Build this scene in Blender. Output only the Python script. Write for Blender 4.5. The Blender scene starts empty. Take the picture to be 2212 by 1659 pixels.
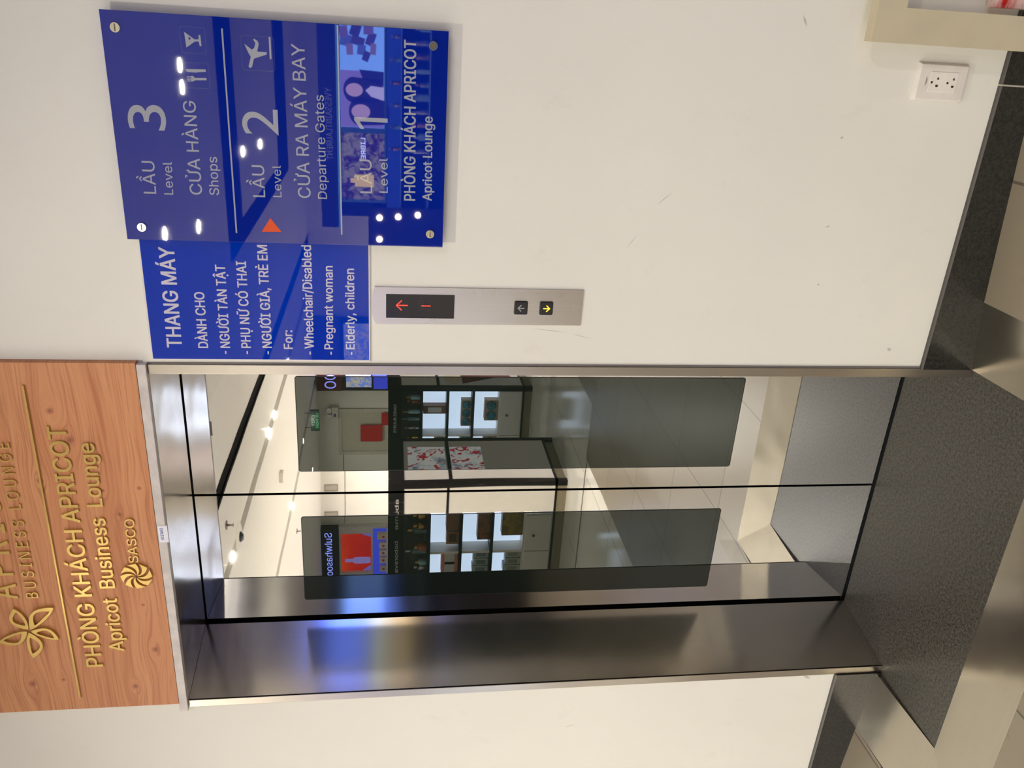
import bpy, bmesh, math, random
from mathutils import Vector, Matrix
from mathutils.geometry import interpolate_bezier, delaunay_2d_cdt
random.seed(7)
C = bpy.context.scene.collection
SCN = bpy.context.scene

# ------------------------------------------------------------------ camera
# a phone held on its side: the camera is rolled by ninety degrees
YAW, PITCH, ROLL, FPX = -0.4195, -0.1458, 0.0026, 1817.74
EYE = Vector((0.8019, -1.9105, 1.563))
fw = Vector((math.sin(YAW) * math.cos(PITCH), math.cos(YAW) * math.cos(PITCH), math.sin(PITCH)))
rt = Vector((math.cos(YAW), -math.sin(YAW), 0))
up = rt.cross(fw)
rt2 = math.cos(ROLL) * rt + math.sin(ROLL) * up
up2 = -math.sin(ROLL) * rt + math.cos(ROLL) * up
cam = bpy.data.cameras.new('camera')
cam.sensor_fit = 'HORIZONTAL'
cam.sensor_width = 36.0
cam.lens = FPX / 2212 * 36.0
cam.clip_start = 0.05
cam_o = bpy.data.objects.new('camera', cam)
C.objects.link(cam_o)
cam_o.matrix_world = Matrix.Translation(EYE) @ Matrix((-up2, rt2, -fw)).transposed().to_4x4()
SCN.camera = cam_o

# ------------------------------------------------------------------ view and world
SCN.view_settings.view_transform = 'Standard'
SCN.view_settings.look = 'None'
SCN.view_settings.gamma = 1.0
SCN.view_settings.exposure = 0.0
SCN.view_settings.use_curve_mapping = False
world = bpy.data.worlds.new('world')
SCN.world = world
world.use_nodes = True
world.node_tree.nodes['Background'].inputs[0].default_value = (0.92, 0.95, 1.0, 1)
world.node_tree.nodes['Background'].inputs[1].default_value = 1.5

CEIL = 3.0
LAMP_W = 51.0
WARM = (1.0, 0.95, 0.86)


# ------------------------------------------------------------------ materials
def lin(c):
    return tuple((v / 255 / 12.92) if v / 255 <= 0.04045 else ((v / 255 + 0.055) / 1.055) ** 2.4 for v in c)


class NT:
    def __init__(s, name):
        s.m = bpy.data.materials.new(name)
        s.m.use_nodes = True
        s.t = s.m.node_tree
        s.b = s.t.nodes['Principled BSDF']
        s._pos = None

    def n(s, kind, **kw):
        o = s.t.nodes.new(kind)
        for k, v in kw.items():
            setattr(o, k, v)
        return o

    def l(s, a, b):
        s.t.links.new(a, b)

    @property
    def pos(s):
        if s._pos is None:
            s._pos = s.n('ShaderNodeNewGeometry').outputs['Position']
        return s._pos

    def mapped(s, scale=(1, 1, 1), loc=(0, 0, 0)):
        m = s.n('ShaderNodeMapping')
        m.inputs['Scale'].default_value = scale
        m.inputs['Location'].default_value = loc
        s.l(s.pos, m.inputs['Vector'])
        return m.outputs['Vector']

    def noise(s, vec, scale, detail=3, rough=0.5, dist=0.0):
        o = s.n('ShaderNodeTexNoise')
        o.inputs['Scale'].default_value = scale
        o.inputs['Detail'].default_value = detail
        o.inputs['Roughness'].default_value = rough
        o.inputs['Distortion'].default_value = dist
        s.l(vec, o.inputs['Vector'])
        return o.outputs['Fac']

    def ramp(s, fac, stops, interp='LINEAR'):
        o = s.n('ShaderNodeValToRGB')
        o.color_ramp.interpolation = interp
        e = o.color_ramp.elements
        while len(e) < len(stops):
            e.new(0.5)
        for k, (p, c) in enumerate(stops):
            e[k].position = p
            e[k].color = tuple(c) + (1,) if len(c) == 3 else c
        s.l(fac, o.inputs['Fac'])
        return o.outputs['Color']

    def math(s, op, a, b=None, clamp=False):
        o = s.n('ShaderNodeMath', operation=op)
        o.use_clamp = clamp
        for k, v in enumerate((a, b)):
            if v is None:
                continue
            if isinstance(v, (int, float)):
                o.inputs[k].default_value = v
            else:
                s.l(v, o.inputs[k])
        return o.outputs[0]

    def mix(s, fac, a, b, blend='MIX'):
        o = s.n('ShaderNodeMix', data_type='RGBA', blend_type=blend)
        for k, v in ((0, fac), (6, a), (7, b)):
            if isinstance(v, (int, float)):
                o.inputs[k].default_value = v
            elif isinstance(v, tuple):
                o.inputs[k].default_value = v + (1,) if len(v) == 3 else v
            else:
                s.l(v, o.inputs[k])
        return o.outputs[2]

    def bump(s, h, strength=0.1, dist=0.01):
        o = s.n('ShaderNodeBump')
        o.inputs['Strength'].default_value = strength
        o.inputs['Distance'].default_value = dist
        s.l(h, o.inputs['Height'])
        s.l(o.outputs['Normal'], s.b.inputs['Normal'])

    def set(s, **kw):
        for k, v in kw.items():
            i = s.b.inputs[k.replace('_', ' ')]
            if isinstance(v, (int, float)):
                i.default_value = v
            elif isinstance(v, tuple):
                i.default_value = v + (1,) if len(v) == 3 else v
            else:
                s.l(v, i)
        return s.m


_flat = {}


def plain(name, rgb, rough=0.5, metal=0.0, vary=0.06, ior=1.5, scale=14):
    """one colour with a faint procedural mottling"""
    if name in _flat:
        return _flat[name]
    t = NT(name)
    c = lin(rgb)
    f = t.noise(t.mapped(), scale, 3)
    t.set(Base_Color=t.ramp(f, [(0.3, tuple(v * (1 - vary) for v in c)), (0.7, tuple(min(1, v * (1 + vary)) for v in c))]),
          Roughness=rough, Metallic=metal, IOR=ior)
    _flat[name] = t.m
    return t.m


def glow(name, rgb, strength, base=(20, 20, 20)):
    """a backlit surface or a lamp"""
    if name in _flat:
        return _flat[name]
    t = NT(name)
    f = t.noise(t.mapped(), 3.0, 1)
    c = lin(rgb)
    t.set(Base_Color=lin(base), Roughness=0.4,
          Emission_Color=t.ramp(f, [(0.3, tuple(v * 0.93 for v in c)), (0.7, c)]), Emission_Strength=strength)
    _flat[name] = t.m
    return t.m


def segment_mask(t, pts, width, plane='XZ'):
    """procedural scuff marks: 1 near a line segment on the wall"""
    tot = None
    for (ax, az, bx, bz, w) in pts:
        L = math.hypot(bx - ax, bz - az)
        ang = math.atan2(bz - az, bx - ax)
        m = t.n('ShaderNodeMapping', vector_type='TEXTURE')
        m.inputs['Location'].default_value = ((ax + bx) / 2, 0, (az + bz) / 2)
        m.inputs['Rotation'].default_value = (0, -ang, 0)
        m.inputs['Scale'].default_value = (L / 2, 1000, w)
        t.l(t.pos, m.inputs['Vector'])
        ln = t.n('ShaderNodeVectorMath', operation='LENGTH')
        t.l(m.outputs['Vector'], ln.inputs[0])
        k = t.math('SUBTRACT', 1.0, ln.outputs['Value'], clamp=True)
        tot = k if tot is None else t.math('MAXIMUM', tot, k)
    return tot


def mat_wall():
    t = NT('wall_paint')
    v = t.mapped()
    base = t.ramp(t.noise(v, 1.3, 4, 0.6), [(0.3, lin((226, 222, 208))), (0.7, lin((232, 229, 215)))])
    dirt = t.ramp(t.noise(t.mapped((1, 1, 0.8)), 9, 6, 0.7), [(0.60, (0, 0, 0)), (0.78, (0.35, 0.35, 0.35))])
    low = t.n('ShaderNodeSeparateXYZ')
    t.l(t.pos, low.inputs[0])
    col = t.mix(t.math('MULTIPLY', dirt, 0.5), base, lin((178, 166, 146)))
    marks = segment_mask(t, [(0.838, 0.667, 0.812, 0.652, 0.0035), (-1.058, 0.262, -1.073, 0.232, 0.006), (0.408, 0.944, 0.444, 0.905, 0.0015),
                             (0.300, 1.005, 0.345, 0.975, 0.001), (0.10, 1.22, 0.088, 1.12, 0.0012), (0.088, 1.12, 0.072, 1.06, 0.001),
                             (0.055, 0.265, 0.05, 0.25, 0.006), (0.37, 0.51, 0.375, 0.497, 0.003), (0.58, 0.52, 0.585, 0.512, 0.004),
                             (0.225, 0.50, 0.226, 0.49, 0.003), (-1.22, 1.02, -1.21, 0.98, 0.0015)], 0)
    col = t.mix(t.math('MULTIPLY', marks, 0.6, clamp=True), col, lin((96, 86, 72)))
    t.bump(t.noise(v, 60, 3), 0.05, 0.004)
    return t.set(Base_Color=col, Roughness=0.55)


def mat_wood():
    t = NT('pine_board')
    sep = t.n('ShaderNodeSeparateXYZ')
    t.l(t.pos, sep.inputs[0])
    x, z = sep.outputs['X'], sep.outputs['Z']
    knots = [(-0.113, 2.345, 0.016), (-0.19, 2.312, 0.02), (-0.30, 2.395, 0.015), (-0.62, 2.365, 0.019), (-0.93, 2.51, 0.02), (-0.47, 2.535, 0.018),
             (-0.83, 2.185, 0.017), (-0.955, 2.25, 0.016), (-0.92, 2.43, 0.01), (-0.40, 2.225, 0.012), (-0.325, 2.17, 0.01), (-0.68, 2.2, 0.008), (-0.33, 2.255, 0.008), (-0.26, 2.265, 0.008)]
    disp, core = None, None
    for kx, kz, r in knots:
        dx = t.math('MULTIPLY', t.math('SUBTRACT', x, kx), 0.42)
        dz = t.math('SUBTRACT', z, kz)
        d2 = t.math('ADD', t.math('MULTIPLY', dx, dx), t.math('MULTIPLY', dz, dz))
        # grain lines part around the knot
        g = t.math('DIVIDE', t.math('MULTIPLY', dz, r * r * 1.3), t.math('ADD', d2, r * r * 0.5))
        disp = g if disp is None else t.math('ADD', disp, g)
        dx2 = t.math('SUBTRACT', x, kx)
        e2 = t.math('SQRT', t.math('ADD', t.math('MULTIPLY', dx2, dx2), t.math('MULTIPLY', dz, dz)))
        k = t.math('SUBTRACT', 1.15, t.math('DIVIDE', e2, r * 0.62), clamp=True)
        core = k if core is None else t.math('MAXIMUM', core, k)
    wob = t.math('MULTIPLY', t.math('SUBTRACT', t.noise(t.mapped((0.8, 1, 2.6)), 2.2, 2), 0.5), 0.07)
    zz = t.math('ADD', t.math('SUBTRACT', z, disp), wob)
    comb = t.n('ShaderNodeCombineXYZ')
    t.l(t.math('MULTIPLY', x, 0.022), comb.inputs[0])
    t.l(t.math('MULTIPLY', zz, 1.0), comb.inputs[2])
    n1 = t.noise(comb.outputs[0], 26, 3, 0.55)
    n2 = t.noise(comb.outputs[0], 150, 3, 0.6)
    g1 = t.ramp(n1, [(0.30, lin((190, 122, 74))), (0.47, lin((202, 136, 87))), (0.56, lin((208, 145, 95))), (0.72, lin((192, 124, 76)))])
    lines = t.ramp(n2, [(0.49, (0, 0, 0)), (0.62, (1, 1, 1))])
    col = t.mix(t.math('MULTIPLY', lines, 0.6), g1, lin((164, 95, 54)))
    col = t.mix(t.math('MULTIPLY', core, 0.85, clamp=True), col, lin((138, 72, 46)))
    return t.set(Base_Color=col, Roughness=0.5)


def mat_granite(name, dark, light, scale, rough):
    t = NT(name)
    v = t.mapped()
    a = t.noise(v, scale, 4, 0.7)
    b = t.noise(v, scale * 2.7, 2, 0.6)
    w = t.n('ShaderNodeTexVoronoi')
    w.inputs['Scale'].default_value = scale * 1.1
    t.l(v, w.inputs['Vector'])
    f = t.math('ADD', t.math('MULTIPLY', a, 0.6), t.math('MULTIPLY', b, 0.4))
    col = t.ramp(f, [(0.41, lin(dark)), (0.50, tuple((p + q) / 2 for p, q in zip(lin(dark), lin(light)))), (0.61, lin(light))])
    spk = t.ramp(w.outputs['Distance'], [(0.03, (1, 1, 1)), (0.10, (0, 0, 0))])
    col = t.mix(t.math('MULTIPLY', spk, 0.22), col, lin(tuple(min(255, c * 1.9) for c in light)))
    return t.set(Base_Color=col, Roughness=rough)


def mat_brushed(name, rgb, rough, aniso=0.0, smear=(1.0, 0.0), axis='Z', bump=0.0):
    """stainless steel; grooves run along the axis"""
    t = NT(name)
    sc = {'X': (2, 300, 300), 'Y': (300, 2, 300), 'Z': (300, 300, 2)}[axis]
    f = t.noise(t.mapped(sc), 1.0, 3, 0.6)
    g = t.noise(t.mapped(), 7, 4, 0.6)
    c = lin(rgb)
    col = t.ramp(t.math('ADD', t.math('MULTIPLY', f, 0.5), t.math('MULTIPLY', g, 0.5)), [(0.35, tuple(v * 0.93 for v in c)), (0.65, c)])
    r = t.math('ADD', rough - 0.03, t.math('MULTIPLY', g, 0.06))
    if bump:
        t.bump(t.noise(t.mapped((3, 3, 3)), 1.0, 2), bump, 0.02)
    if aniso:
        tg = t.n('ShaderNodeCombineXYZ')
        tg.inputs[0].default_value = smear[0]
        tg.inputs[1].default_value = smear[1]
        t.l(tg.outputs[0], t.b.inputs['Tangent'])
        t.set(Anisotropic=aniso)
    return t.set(Base_Color=col, Roughness=r, Metallic=1.0)


def mat_mirror():
    t = NT('mirror_steel')
    g = t.noise(t.mapped(), 5, 5, 0.6)
    c = lin((227, 227, 225))
    col = t.ramp(g, [(0.3, tuple(v * 0.96 for v in c)), (0.7, c)])
    # the sheet is not perfectly flat
    t.bump(t.noise(t.mapped((2.2, 1, 1.3)), 1.0, 1, 0.3), 0.10, 0.02)
    scr = t.noise(t.mapped((40, 1, 2.5)), 3, 5, 0.7)
    r = t.math('MULTIPLY', t.ramp(scr, [(0.62, (0, 0, 0)), (0.74, (1, 1, 1))]), 0.04)
    return t.set(Base_Color=col, Roughness=t.math('ADD', r, 0.012), Metallic=1.0)


def mat_dark_glass():
    t = NT('dark_glass')
    f = t.noise(t.mapped(), 4, 4)
    return t.set(Base_Color=t.ramp(f, [(0.3, lin((22, 28, 23))), (0.7, lin((27, 34, 28)))]), Roughness=0.004, IOR=1.92, Specular_Tint=(0.93, 1.0, 0.92))


def mat_acrylic(name, rgb, ior=1.62, rough=0.015):
    t = NT(name)
    c = lin(rgb)
    f = t.noise(t.mapped(), 6, 3)
    scr = t.noise(t.mapped((6, 1, 60)), 4, 4, 0.7)
    r = t.math('ADD', t.math('MULTIPLY', t.ramp(scr, [(0.66, (0, 0, 0)), (0.75, (1, 1, 1))]), 0.03), rough)
    return t.set(Base_Color=t.ramp(f, [(0.3, tuple(v * 0.94 for v in c)), (0.7, c)]), Roughness=r, IOR=ior)


def mat_tiles(name, a, b, size, joint, rough, offset=(0, 0, 0), jw=0.004):
    t = NT(name)
    v = t.mapped((1, 1, 1), offset)
    br = t.n('ShaderNodeTexBrick')
    br.offset = 0.0
    br.inputs['Scale'].default_value = 1.0
    br.inputs['Mortar Size'].default_value = jw
    br.inputs['Mortar Smooth'].default_value = 0.1
    br.inputs['Brick Width'].default_value = size
    br.inputs['Row Height'].default_value = size
    br.inputs['Color1'].default_value = lin(a) + (1,)
    br.inputs['Color2'].default_value = lin(b) + (1,)
    br.inputs['Mortar'].default_value = lin(joint) + (1,)
    t.l(v, br.inputs['Vector'])
    cl = t.noise(t.mapped(), 5, 5, 0.6)
    col = t.mix(t.math('MULTIPLY', cl, 0.35), br.outputs['Color'], tuple(q * 0.8 for q in lin(b)))
    st = t.ramp(t.noise(t.mapped(), 11, 2), [(0.72, (0, 0, 0)), (0.80, (1, 1, 1))])
    col = t.mix(t.math('MULTIPLY', st, 0.25), col, lin((74, 62, 44)))
    return t.set(Base_Color=col, Roughness=rough)


def mat_floral():
    t = NT('floral_print')
    v = t.mapped()
    n = t.noise(v, 11, 3, 0.55, 1.2)
    m = t.noise(t.mapped((1, 1, 1), (3, 5, 2)), 5, 3, 0.55, 0.8)
    base = t.ramp(m, [(0.35, lin((120, 140, 165))), (0.48, lin((225, 225, 228))), (0.7, lin((235, 232, 230)))])
    col = t.mix(t.ramp(n, [(0.56, (0, 0, 0)), (0.60, (1, 1, 1))]), base, lin((190, 40, 66)))
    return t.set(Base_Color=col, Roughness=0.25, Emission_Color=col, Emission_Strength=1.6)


def mat_cover(a, b, name, strength=0.0):
    t = NT(name)
    n = t.noise(t.mapped(), 18, 4, 0.6, 0.6)
    col = t.ramp(n, [(0.42, lin(a)), (0.58, lin(b))])
    t.set(Base_Color=col, Roughness=0.4)
    if strength:
        t.set(Emission_Color=col, Emission_Strength=strength)
    return t.m


WALL = mat_wall()
WOOD = mat_wood()
GRAN_SILL = mat_granite('threshold_granite', (27, 26, 22), (88, 84, 75), 130, 0.36)
GRAN_BASE = mat_granite('baseboard_granite', (13, 13, 11), (50, 49, 42), 140, 0.3)
EDGE = plain('granite_edge', (74, 70, 64), 0.45)
STEEL_F = mat_brushed('frame_steel', (176, 168, 156), 0.30, 0.75, axis='Z')
STEEL_R = mat_brushed('reveal_steel', (226, 221, 214), 0.15, 0.8, smear=(0.17, 0.985), axis='Z')
STEEL_P = mat_brushed('panel_steel', (205, 200, 190), 0.28, 0.7, axis='Z')
STEEL_S = mat_brushed('soffit_steel', (196, 187, 172), 0.2, 0.0, axis='X', bump=0.35)
STEEL_K = mat_brushed('strip_steel', (188, 181, 166), 0.22, 0.0, axis='X', bump=0.3)
CASTM = plain('header_strip_metal', (196, 188, 182), 0.5, 0.35, 0.12, scale=30)
MIRROR = mat_mirror()
DGLASS = mat_dark_glass()
BLUE = mat_acrylic('blue_acrylic', (5, 34, 145), 2.0)
BLUE2 = mat_acrylic('blue_film', (1, 50, 172), 1.5)
GREYINK = mat_acrylic('grey_ink', (164, 167, 176), 1.7)
PALEINK = mat_acrylic('pale_ink', (205, 200, 208), 1.45)
ORANGE = mat_acrylic('orange_ink', (226, 84, 40), 1.5)
LINEINK = mat_acrylic('line_ink', (72, 84, 150), 1.62)
WHITEPL = plain('white_plastic', (226, 219, 208), 0.35)
GOLD = plain('gold_metal', (204, 172, 98), 0.3, 0.6, 0.08)
BLACK = plain('black_gap', (8, 7, 6), 0.6)
CHROME = mat_brushed('screw_steel', (214, 206, 186), 0.16, axis='X')
TILE = mat_tiles('grey_floor_tile', (142, 131, 111), (135, 124, 105), 0.6, (92, 84, 70), 0.32, (0.1, 0.17, 0))
MARBLE = mat_tiles('marble_floor', (230, 225, 214), (224, 219, 207), 0.8, (130, 122, 108), 0.12, (0.1, 0.0, 0), 0.003)
CEILW = plain('ceiling_paint', (238, 235, 230), 0.7, vary=0.02)
CEILG = plain('lobby_ceiling_paint', (234, 231, 225), 0.7, vary=0.02)
COVE = plain('cove_paint', (224, 221, 215), 0.7, vary=0.03)
SLOT = plain('dark_slot', (7, 7, 7), 0.9, ior=1.15)


# ------------------------------------------------------------------ mesh helpers
def nb():
    return bmesh.new()


def box(bm, x0, x1, y0, y1, z0, z1):
    vs = [bm.verts.new(p) for p in ((x0, y0, z0), (x1, y0, z0), (x1, y1, z0), (x0, y1, z0), (x0, y0, z1), (x1, y0, z1), (x1, y1, z1), (x0, y1, z1))]
    for f in ((0, 3, 2, 1), (4, 5, 6, 7), (0, 1, 5, 4), (1, 2, 6, 5), (2, 3, 7, 6), (3, 0, 4, 7)):
        bm.faces.new([vs[i] for i in f])
    return bm


def prism(bm, pts, y0, y1):
    """polygon in the XZ plane (x, z), extruded along Y"""
    a = [bm.verts.new((x, y0, z)) for x, z in pts]
    b = [bm.verts.new((x, y1, z)) for x, z in pts]
    n = len(pts)
    bm.faces.new(a)
    bm.faces.new(list(reversed(b)))
    for i in range(n):
        j = (i + 1) % n
        bm.faces.new([a[j], a[i], b[i], b[j]])
    return bm


def slab(bm, pts_lo, pts_hi):
    """two matching 3D polygons joined into a solid"""
    a = [bm.verts.new(p) for p in pts_lo]
    b = [bm.verts.new(p) for p in pts_hi]
    n = len(a)
    bm.faces.new(list(reversed(a)))
    bm.faces.new(b)
    for i in range(n):
        j = (i + 1) % n
        bm.faces.new([a[i], a[j], b[j], b[i]])
    return bm


def ring(bm, outer, inner, y0, y1):
    n = len(outer)
    V = [[bm.verts.new((x, y, z)) for x, z in loop] for loop in (outer, inner) for y in (y0, y1)]
    of, ob, nf, nk = V
    for i in range(n):
        j = (i + 1) % n
        bm.faces.new([of[i], of[j], nf[j], nf[i]])
        bm.faces.new([ob[j], ob[i], nk[i], nk[j]])
        bm.faces.new([of[j], of[i], ob[i], ob[j]])
        bm.faces.new([nf[i], nf[j], nk[j], nk[i]])
    return bm


def rrect(x0, x1, z0, z1, r, k=5):
    out = []
    for cx, cz, a0 in ((x1 - r, z1 - r, 0), (x0 + r, z1 - r, 90), (x0 + r, z0 + r, 180), (x1 - r, z0 + r, 270)):
        for i in range(k + 1):
            a = math.radians(a0 + 90 * i / k)
            out.append((cx + r * math.cos(a), cz + r * math.sin(a)))
    return out


def lathe(bm, prof, c, axis='Z', seg=24):
    """profile of (radius, height) turned about an axis through c"""
    rows = []
    for r, h in prof:
        row = []
        for i in range(seg):
            a = 2 * math.pi * i / seg
            p = {'Z': (r * math.cos(a), r * math.sin(a), h), 'Y': (r * math.cos(a), h, r * math.sin(a)), 'X': (h, r * math.cos(a), r * math.sin(a))}[axis]
            row.append(bm.verts.new((c[0] + p[0], c[1] + p[1], c[2] + p[2])))
        rows.append(row)
    for a, b in zip(rows, rows[1:]):
        for i in range(seg):
            j = (i + 1) % seg
            bm.faces.new([a[i], a[j], b[j], b[i]])
    bm.faces.new(list(reversed(rows[0])))
    bm.faces.new(rows[-1])
    return bm


def tube(bm, pts, r, seg=8):
    rows = []
    P = [Vector(p) for p in pts]
    for i, p in enumerate(P):
        d = (P[min(i + 1, len(P) - 1)] - P[max(i - 1, 0)]).normalized()
        u = d.cross(Vector((0, 0, 1)))
        if u.length < 1e-4:
            u = d.cross(Vector((1, 0, 0)))
        u.normalize()
        w = d.cross(u)
        rows.append([bm.verts.new(p + (u * math.cos(2 * math.pi * k / seg) + w * math.sin(2 * math.pi * k / seg)) * r) for k in range(seg)])
    for a, b in zip(rows, rows[1:]):
        for i in range(seg):
            j = (i + 1) % seg
            bm.faces.new([a[i], a[j], b[j], b[i]])
    bm.faces.new(list(reversed(rows[0])))
    bm.faces.new(rows[-1])
    return bm


_cap = {}
try:      # the sans serif that ships inside Blender itself; its built-in face otherwise
    FONT = bpy.data.fonts.load(bpy.utils.system_resource('DATAFILES', path='fonts') + '/Inter.woff2')
except Exception:
    FONT = None


def outlines(body, face):
    """the letters of a string as filled shapes: (points, triangles)"""
    cu = bpy.data.curves.new('lettering_curve', 'FONT')
    if face is not None:
        cu.font = face
    cu.body = body
    tmp = bpy.data.objects.new('lettering_tmp', cu)
    C.objects.link(tmp)
    bpy.context.view_layer.update()
    dg = bpy.context.evaluated_depsgraph_get()
    ev = tmp.evaluated_get(dg)
    crv = ev.to_curve(dg)
    loops = []
    for sp in crv.splines:
        bz = sp.bezier_points
        n = len(bz)
        pts = []
        for k in range(n):
            p, q = bz[k], bz[(k + 1) % n]
            straight = (p.handle_right - p.co).length < 1e-6 and (q.handle_left - q.co).length < 1e-6
            d1, d2 = (q.co - p.co), (p.handle_right - p.co)
            if not straight and d1.length > 1e-6 and d2.length > 1e-6 and abs(d1.normalized().cross(d2.normalized()).z) < 1e-3 and abs(d1.normalized().cross((q.handle_left - p.co).normalized()).z) < 1e-3:
                straight = True
            if straight:
                pts.append((p.co.x, p.co.y))
            else:
                pts += [(v.x, v.y) for v in interpolate_bezier(p.co, p.handle_right, q.handle_left, q.co, 7)[:-1]]
        cl = [pts[0]] if pts else []
        for v in pts[1:]:
            if abs(v[0] - cl[-1][0]) + abs(v[1] - cl[-1][1]) > 1e-5:
                cl.append(v)
        if len(cl) > 2 and abs(cl[0][0] - cl[-1][0]) + abs(cl[0][1] - cl[-1][1]) < 1e-5:
            cl.pop()
        if len(cl) > 2:
            loops.append(cl)
    ev.to_curve_clear()
    bpy.data.objects.remove(tmp)
    bpy.data.curves.remove(cu)

    if not loops:
        return [], []
    # fill by winding number, so that strokes which overlap inside a letter stay solid
    pts = [Vector(v) for L in loops for v in L]
    edges, base = [], 0
    for L in loops:
        edges += [(base + k, base + (k + 1) % len(L)) for k in range(len(L))]
        base += len(L)
    vs, _, fs = delaunay_2d_cdt(pts, edges, [], 0, 1e-6)[:3]
    bb = [(min(v[0] for v in L), max(v[0] for v in L), min(v[1] for v in L), max(v[1] for v in L), L) for L in loops]
    keep = []
    for f in fs:
        cx = sum(vs[k].x for k in f) / len(f)
        cy = sum(vs[k].y for k in f) / len(f)
        w = 0
        for xa, xb, ya, yb, L in bb:
            if not (xa <= cx <= xb and ya <= cy <= yb):
                continue
            for k in range(len(L)):
                (x1, y1), (x2, y2) = L[k - 1], L[k]
                if (y1 > cy) != (y2 > cy) and cx < (x2 - x1) * (cy - y1) / (y2 - y1) + x1:
                    w += 1 if y2 > y1 else -1
        if w:
            keep.append(tuple(f))
    return [(v.x, v.y) for v in vs], keep


def text_bm(bm, s, a, b, y, caph, depth, bold=0.0, facing=-1):
    """lettering on a wall that faces -Y (facing=-1) or +Y (facing=1): baseline from a=(x,z) to b=(x,z)"""
    face = None if s.isdigit() else FONT
    if face not in _cap:
        hv, _ = outlines('H', face)
        _cap[face] = (min(v[1] for v in hv), max(v[1] for v in hv))
    lo, hi = _cap[face]
    vs, tris = outlines(s, face)
    x0, x1 = min(v[0] for v in vs), max(v[0] for v in vs)
    count = {}
    for f in tris:
        for q in range(len(f)):
            e = (f[q - 1], f[q])
            count[tuple(sorted(e))] = count.get(tuple(sorted(e)), 0) + 1
    rim = [e for e, c in count.items() if c == 1]
    used = {q for f in tris for q in f}
    t = max(bold, 0.0) * caph / (hi - lo)
    hand = 1 if b[0] > a[0] else -1
    for n, (ox, oz) in enumerate(((0, 0),) if t == 0 else ((-t, -t * 0.5), (t, -t * 0.44), (-t * 0.9, t * 0.5), (t * 0.9, t * 0.56))):
        dep = y + facing * (depth + n * 1e-5)
        fr, bk = {}, {}
        for q in used:
            f = (vs[q][0] - x0) / (x1 - x0)
            px = a[0] + hand * t + f * (b[0] - a[0] - 2 * hand * t) + ox
            pz = a[1] + (f * (b[1] - a[1]) if s != '-' else 0) + (vs[q][1] - lo) / (hi - lo) * caph + oz
            fr[q] = bm.verts.new((px, dep, pz))
            bk[q] = bm.verts.new((px, y, pz))
        for f in tris:
            bm.faces.new([fr[q] for q in f])
            bm.faces.new([bk[q] for q in reversed(f)])
        for p_, q in rim:
            bm.faces.new([fr[p_], fr[q], bk[q], bk[p_]])
    return bm


def root_loc(o):
    v = Vector((0, 0, 0))
    while o is not None:
        v = v + Vector(o.location)
        o = o.parent
    return v


def obj(name, bm, mat, parent=None, bevel=0.0, smooth=False, loc=None, keep=False):
    """links the mesh as ONE object; vertices are given in world metres (keep=True: in the parent's own)"""
    me = bpy.data.meshes.new(name)
    off = Vector(loc) if loc is not None else Vector((0, 0, 0))
    base = root_loc(parent) if parent is not None and not keep else Vector((0, 0, 0))
    bmesh.ops.translate(bm, verts=bm.verts, vec=-(base + off) if not keep else -off)
    bmesh.ops.recalc_face_normals(bm, faces=bm.faces)
    bm.to_mesh(me)
    bm.free()
    me.materials.append(mat)
    if smooth:
        me.polygons.foreach_set('use_smooth', [True] * len(me.polygons))
        try:
            me.set_sharp_from_angle(angle=math.radians(38))
        except AttributeError:
            pass
    o = bpy.data.objects.new(name, me)
    C.objects.link(o)
    o.location = off
    if parent is not None:
        o.parent = parent
    if bevel:
        b = o.modifiers.new('bevel', 'BEVEL')
        b.width = bevel
        b.segments = 2
        b.limit_method = 'ANGLE'
    return o


def tag(o, label, cat, group=None):
    o['label'] = label
    o['category'] = cat
    if group:
        o['group'] = group
    return o


def thing(name, label, cat, loc, group=None):
    o = bpy.data.objects.new(name, None)
    C.objects.link(o)
    o.location = loc
    o.empty_display_size = 0.05
    return tag(o, label, cat, group)


def struct(name, bm, mat, **kw):
    o = obj(name, bm, mat, **kw)
    o['kind'] = 'structure'
    return o


def dup(root, loc, label=None, group=None):
    """copies a thing with its parts and sub-parts"""
    r = root.copy()
    C.objects.link(r)
    r.location = loc
    if label:
        r['label'] = label
    if group:
        r['group'] = group
    for ch in list(root.children):
        c = ch.copy()
        C.objects.link(c)
        c.parent = r
        for g in list(ch.children):
            d = g.copy()
            C.objects.link(d)
            d.parent = c
    return r


# ------------------------------------------------------------------ the setting
W0, W1 = -14.0, 12.0          # the concourse from west to east
YB = -13.3                   # the wall across the concourse
OPL, OPR, OPT = -1.054, 0.0, 2.1456
FZ = 0.02                    # floor level; the threshold stone lies a little lower

bm = nb()
box(bm, OPR, W1, 0, 0.262, -0.1, CEIL + 0.1)
box(bm, W0, OPL, 0, 0.262, -0.1, CEIL + 0.1)
box(bm, OPL, OPR, 0, 0.262, OPT, CEIL + 0.1)
struct('wall_north', bm, WALL)
bm = nb()
box(bm, W0, W1, YB - 0.2, YB, -0.1, CEIL + 0.1)
struct('wall_south', bm, plain('concourse_wall_paint', (229, 224, 213), 0.6, vary=0.03, scale=2))
bm = nb()
box(bm, W1, W1 + 0.2, YB, 0.3, -0.1, CEIL + 0.1)
struct('wall_east', bm, plain('concourse_wall_paint', (229, 224, 213), 0.6))

# floor: grey lobby tile up to x = -2.37, pale polished stone beyond; it rises gently away from the threshold along the wall
bm = nb()
SX0, SX1, SY0 = -1.285, 0.19, -0.52      # outer edge of the steel border
TX, TY = -2.37, -3.22


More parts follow.
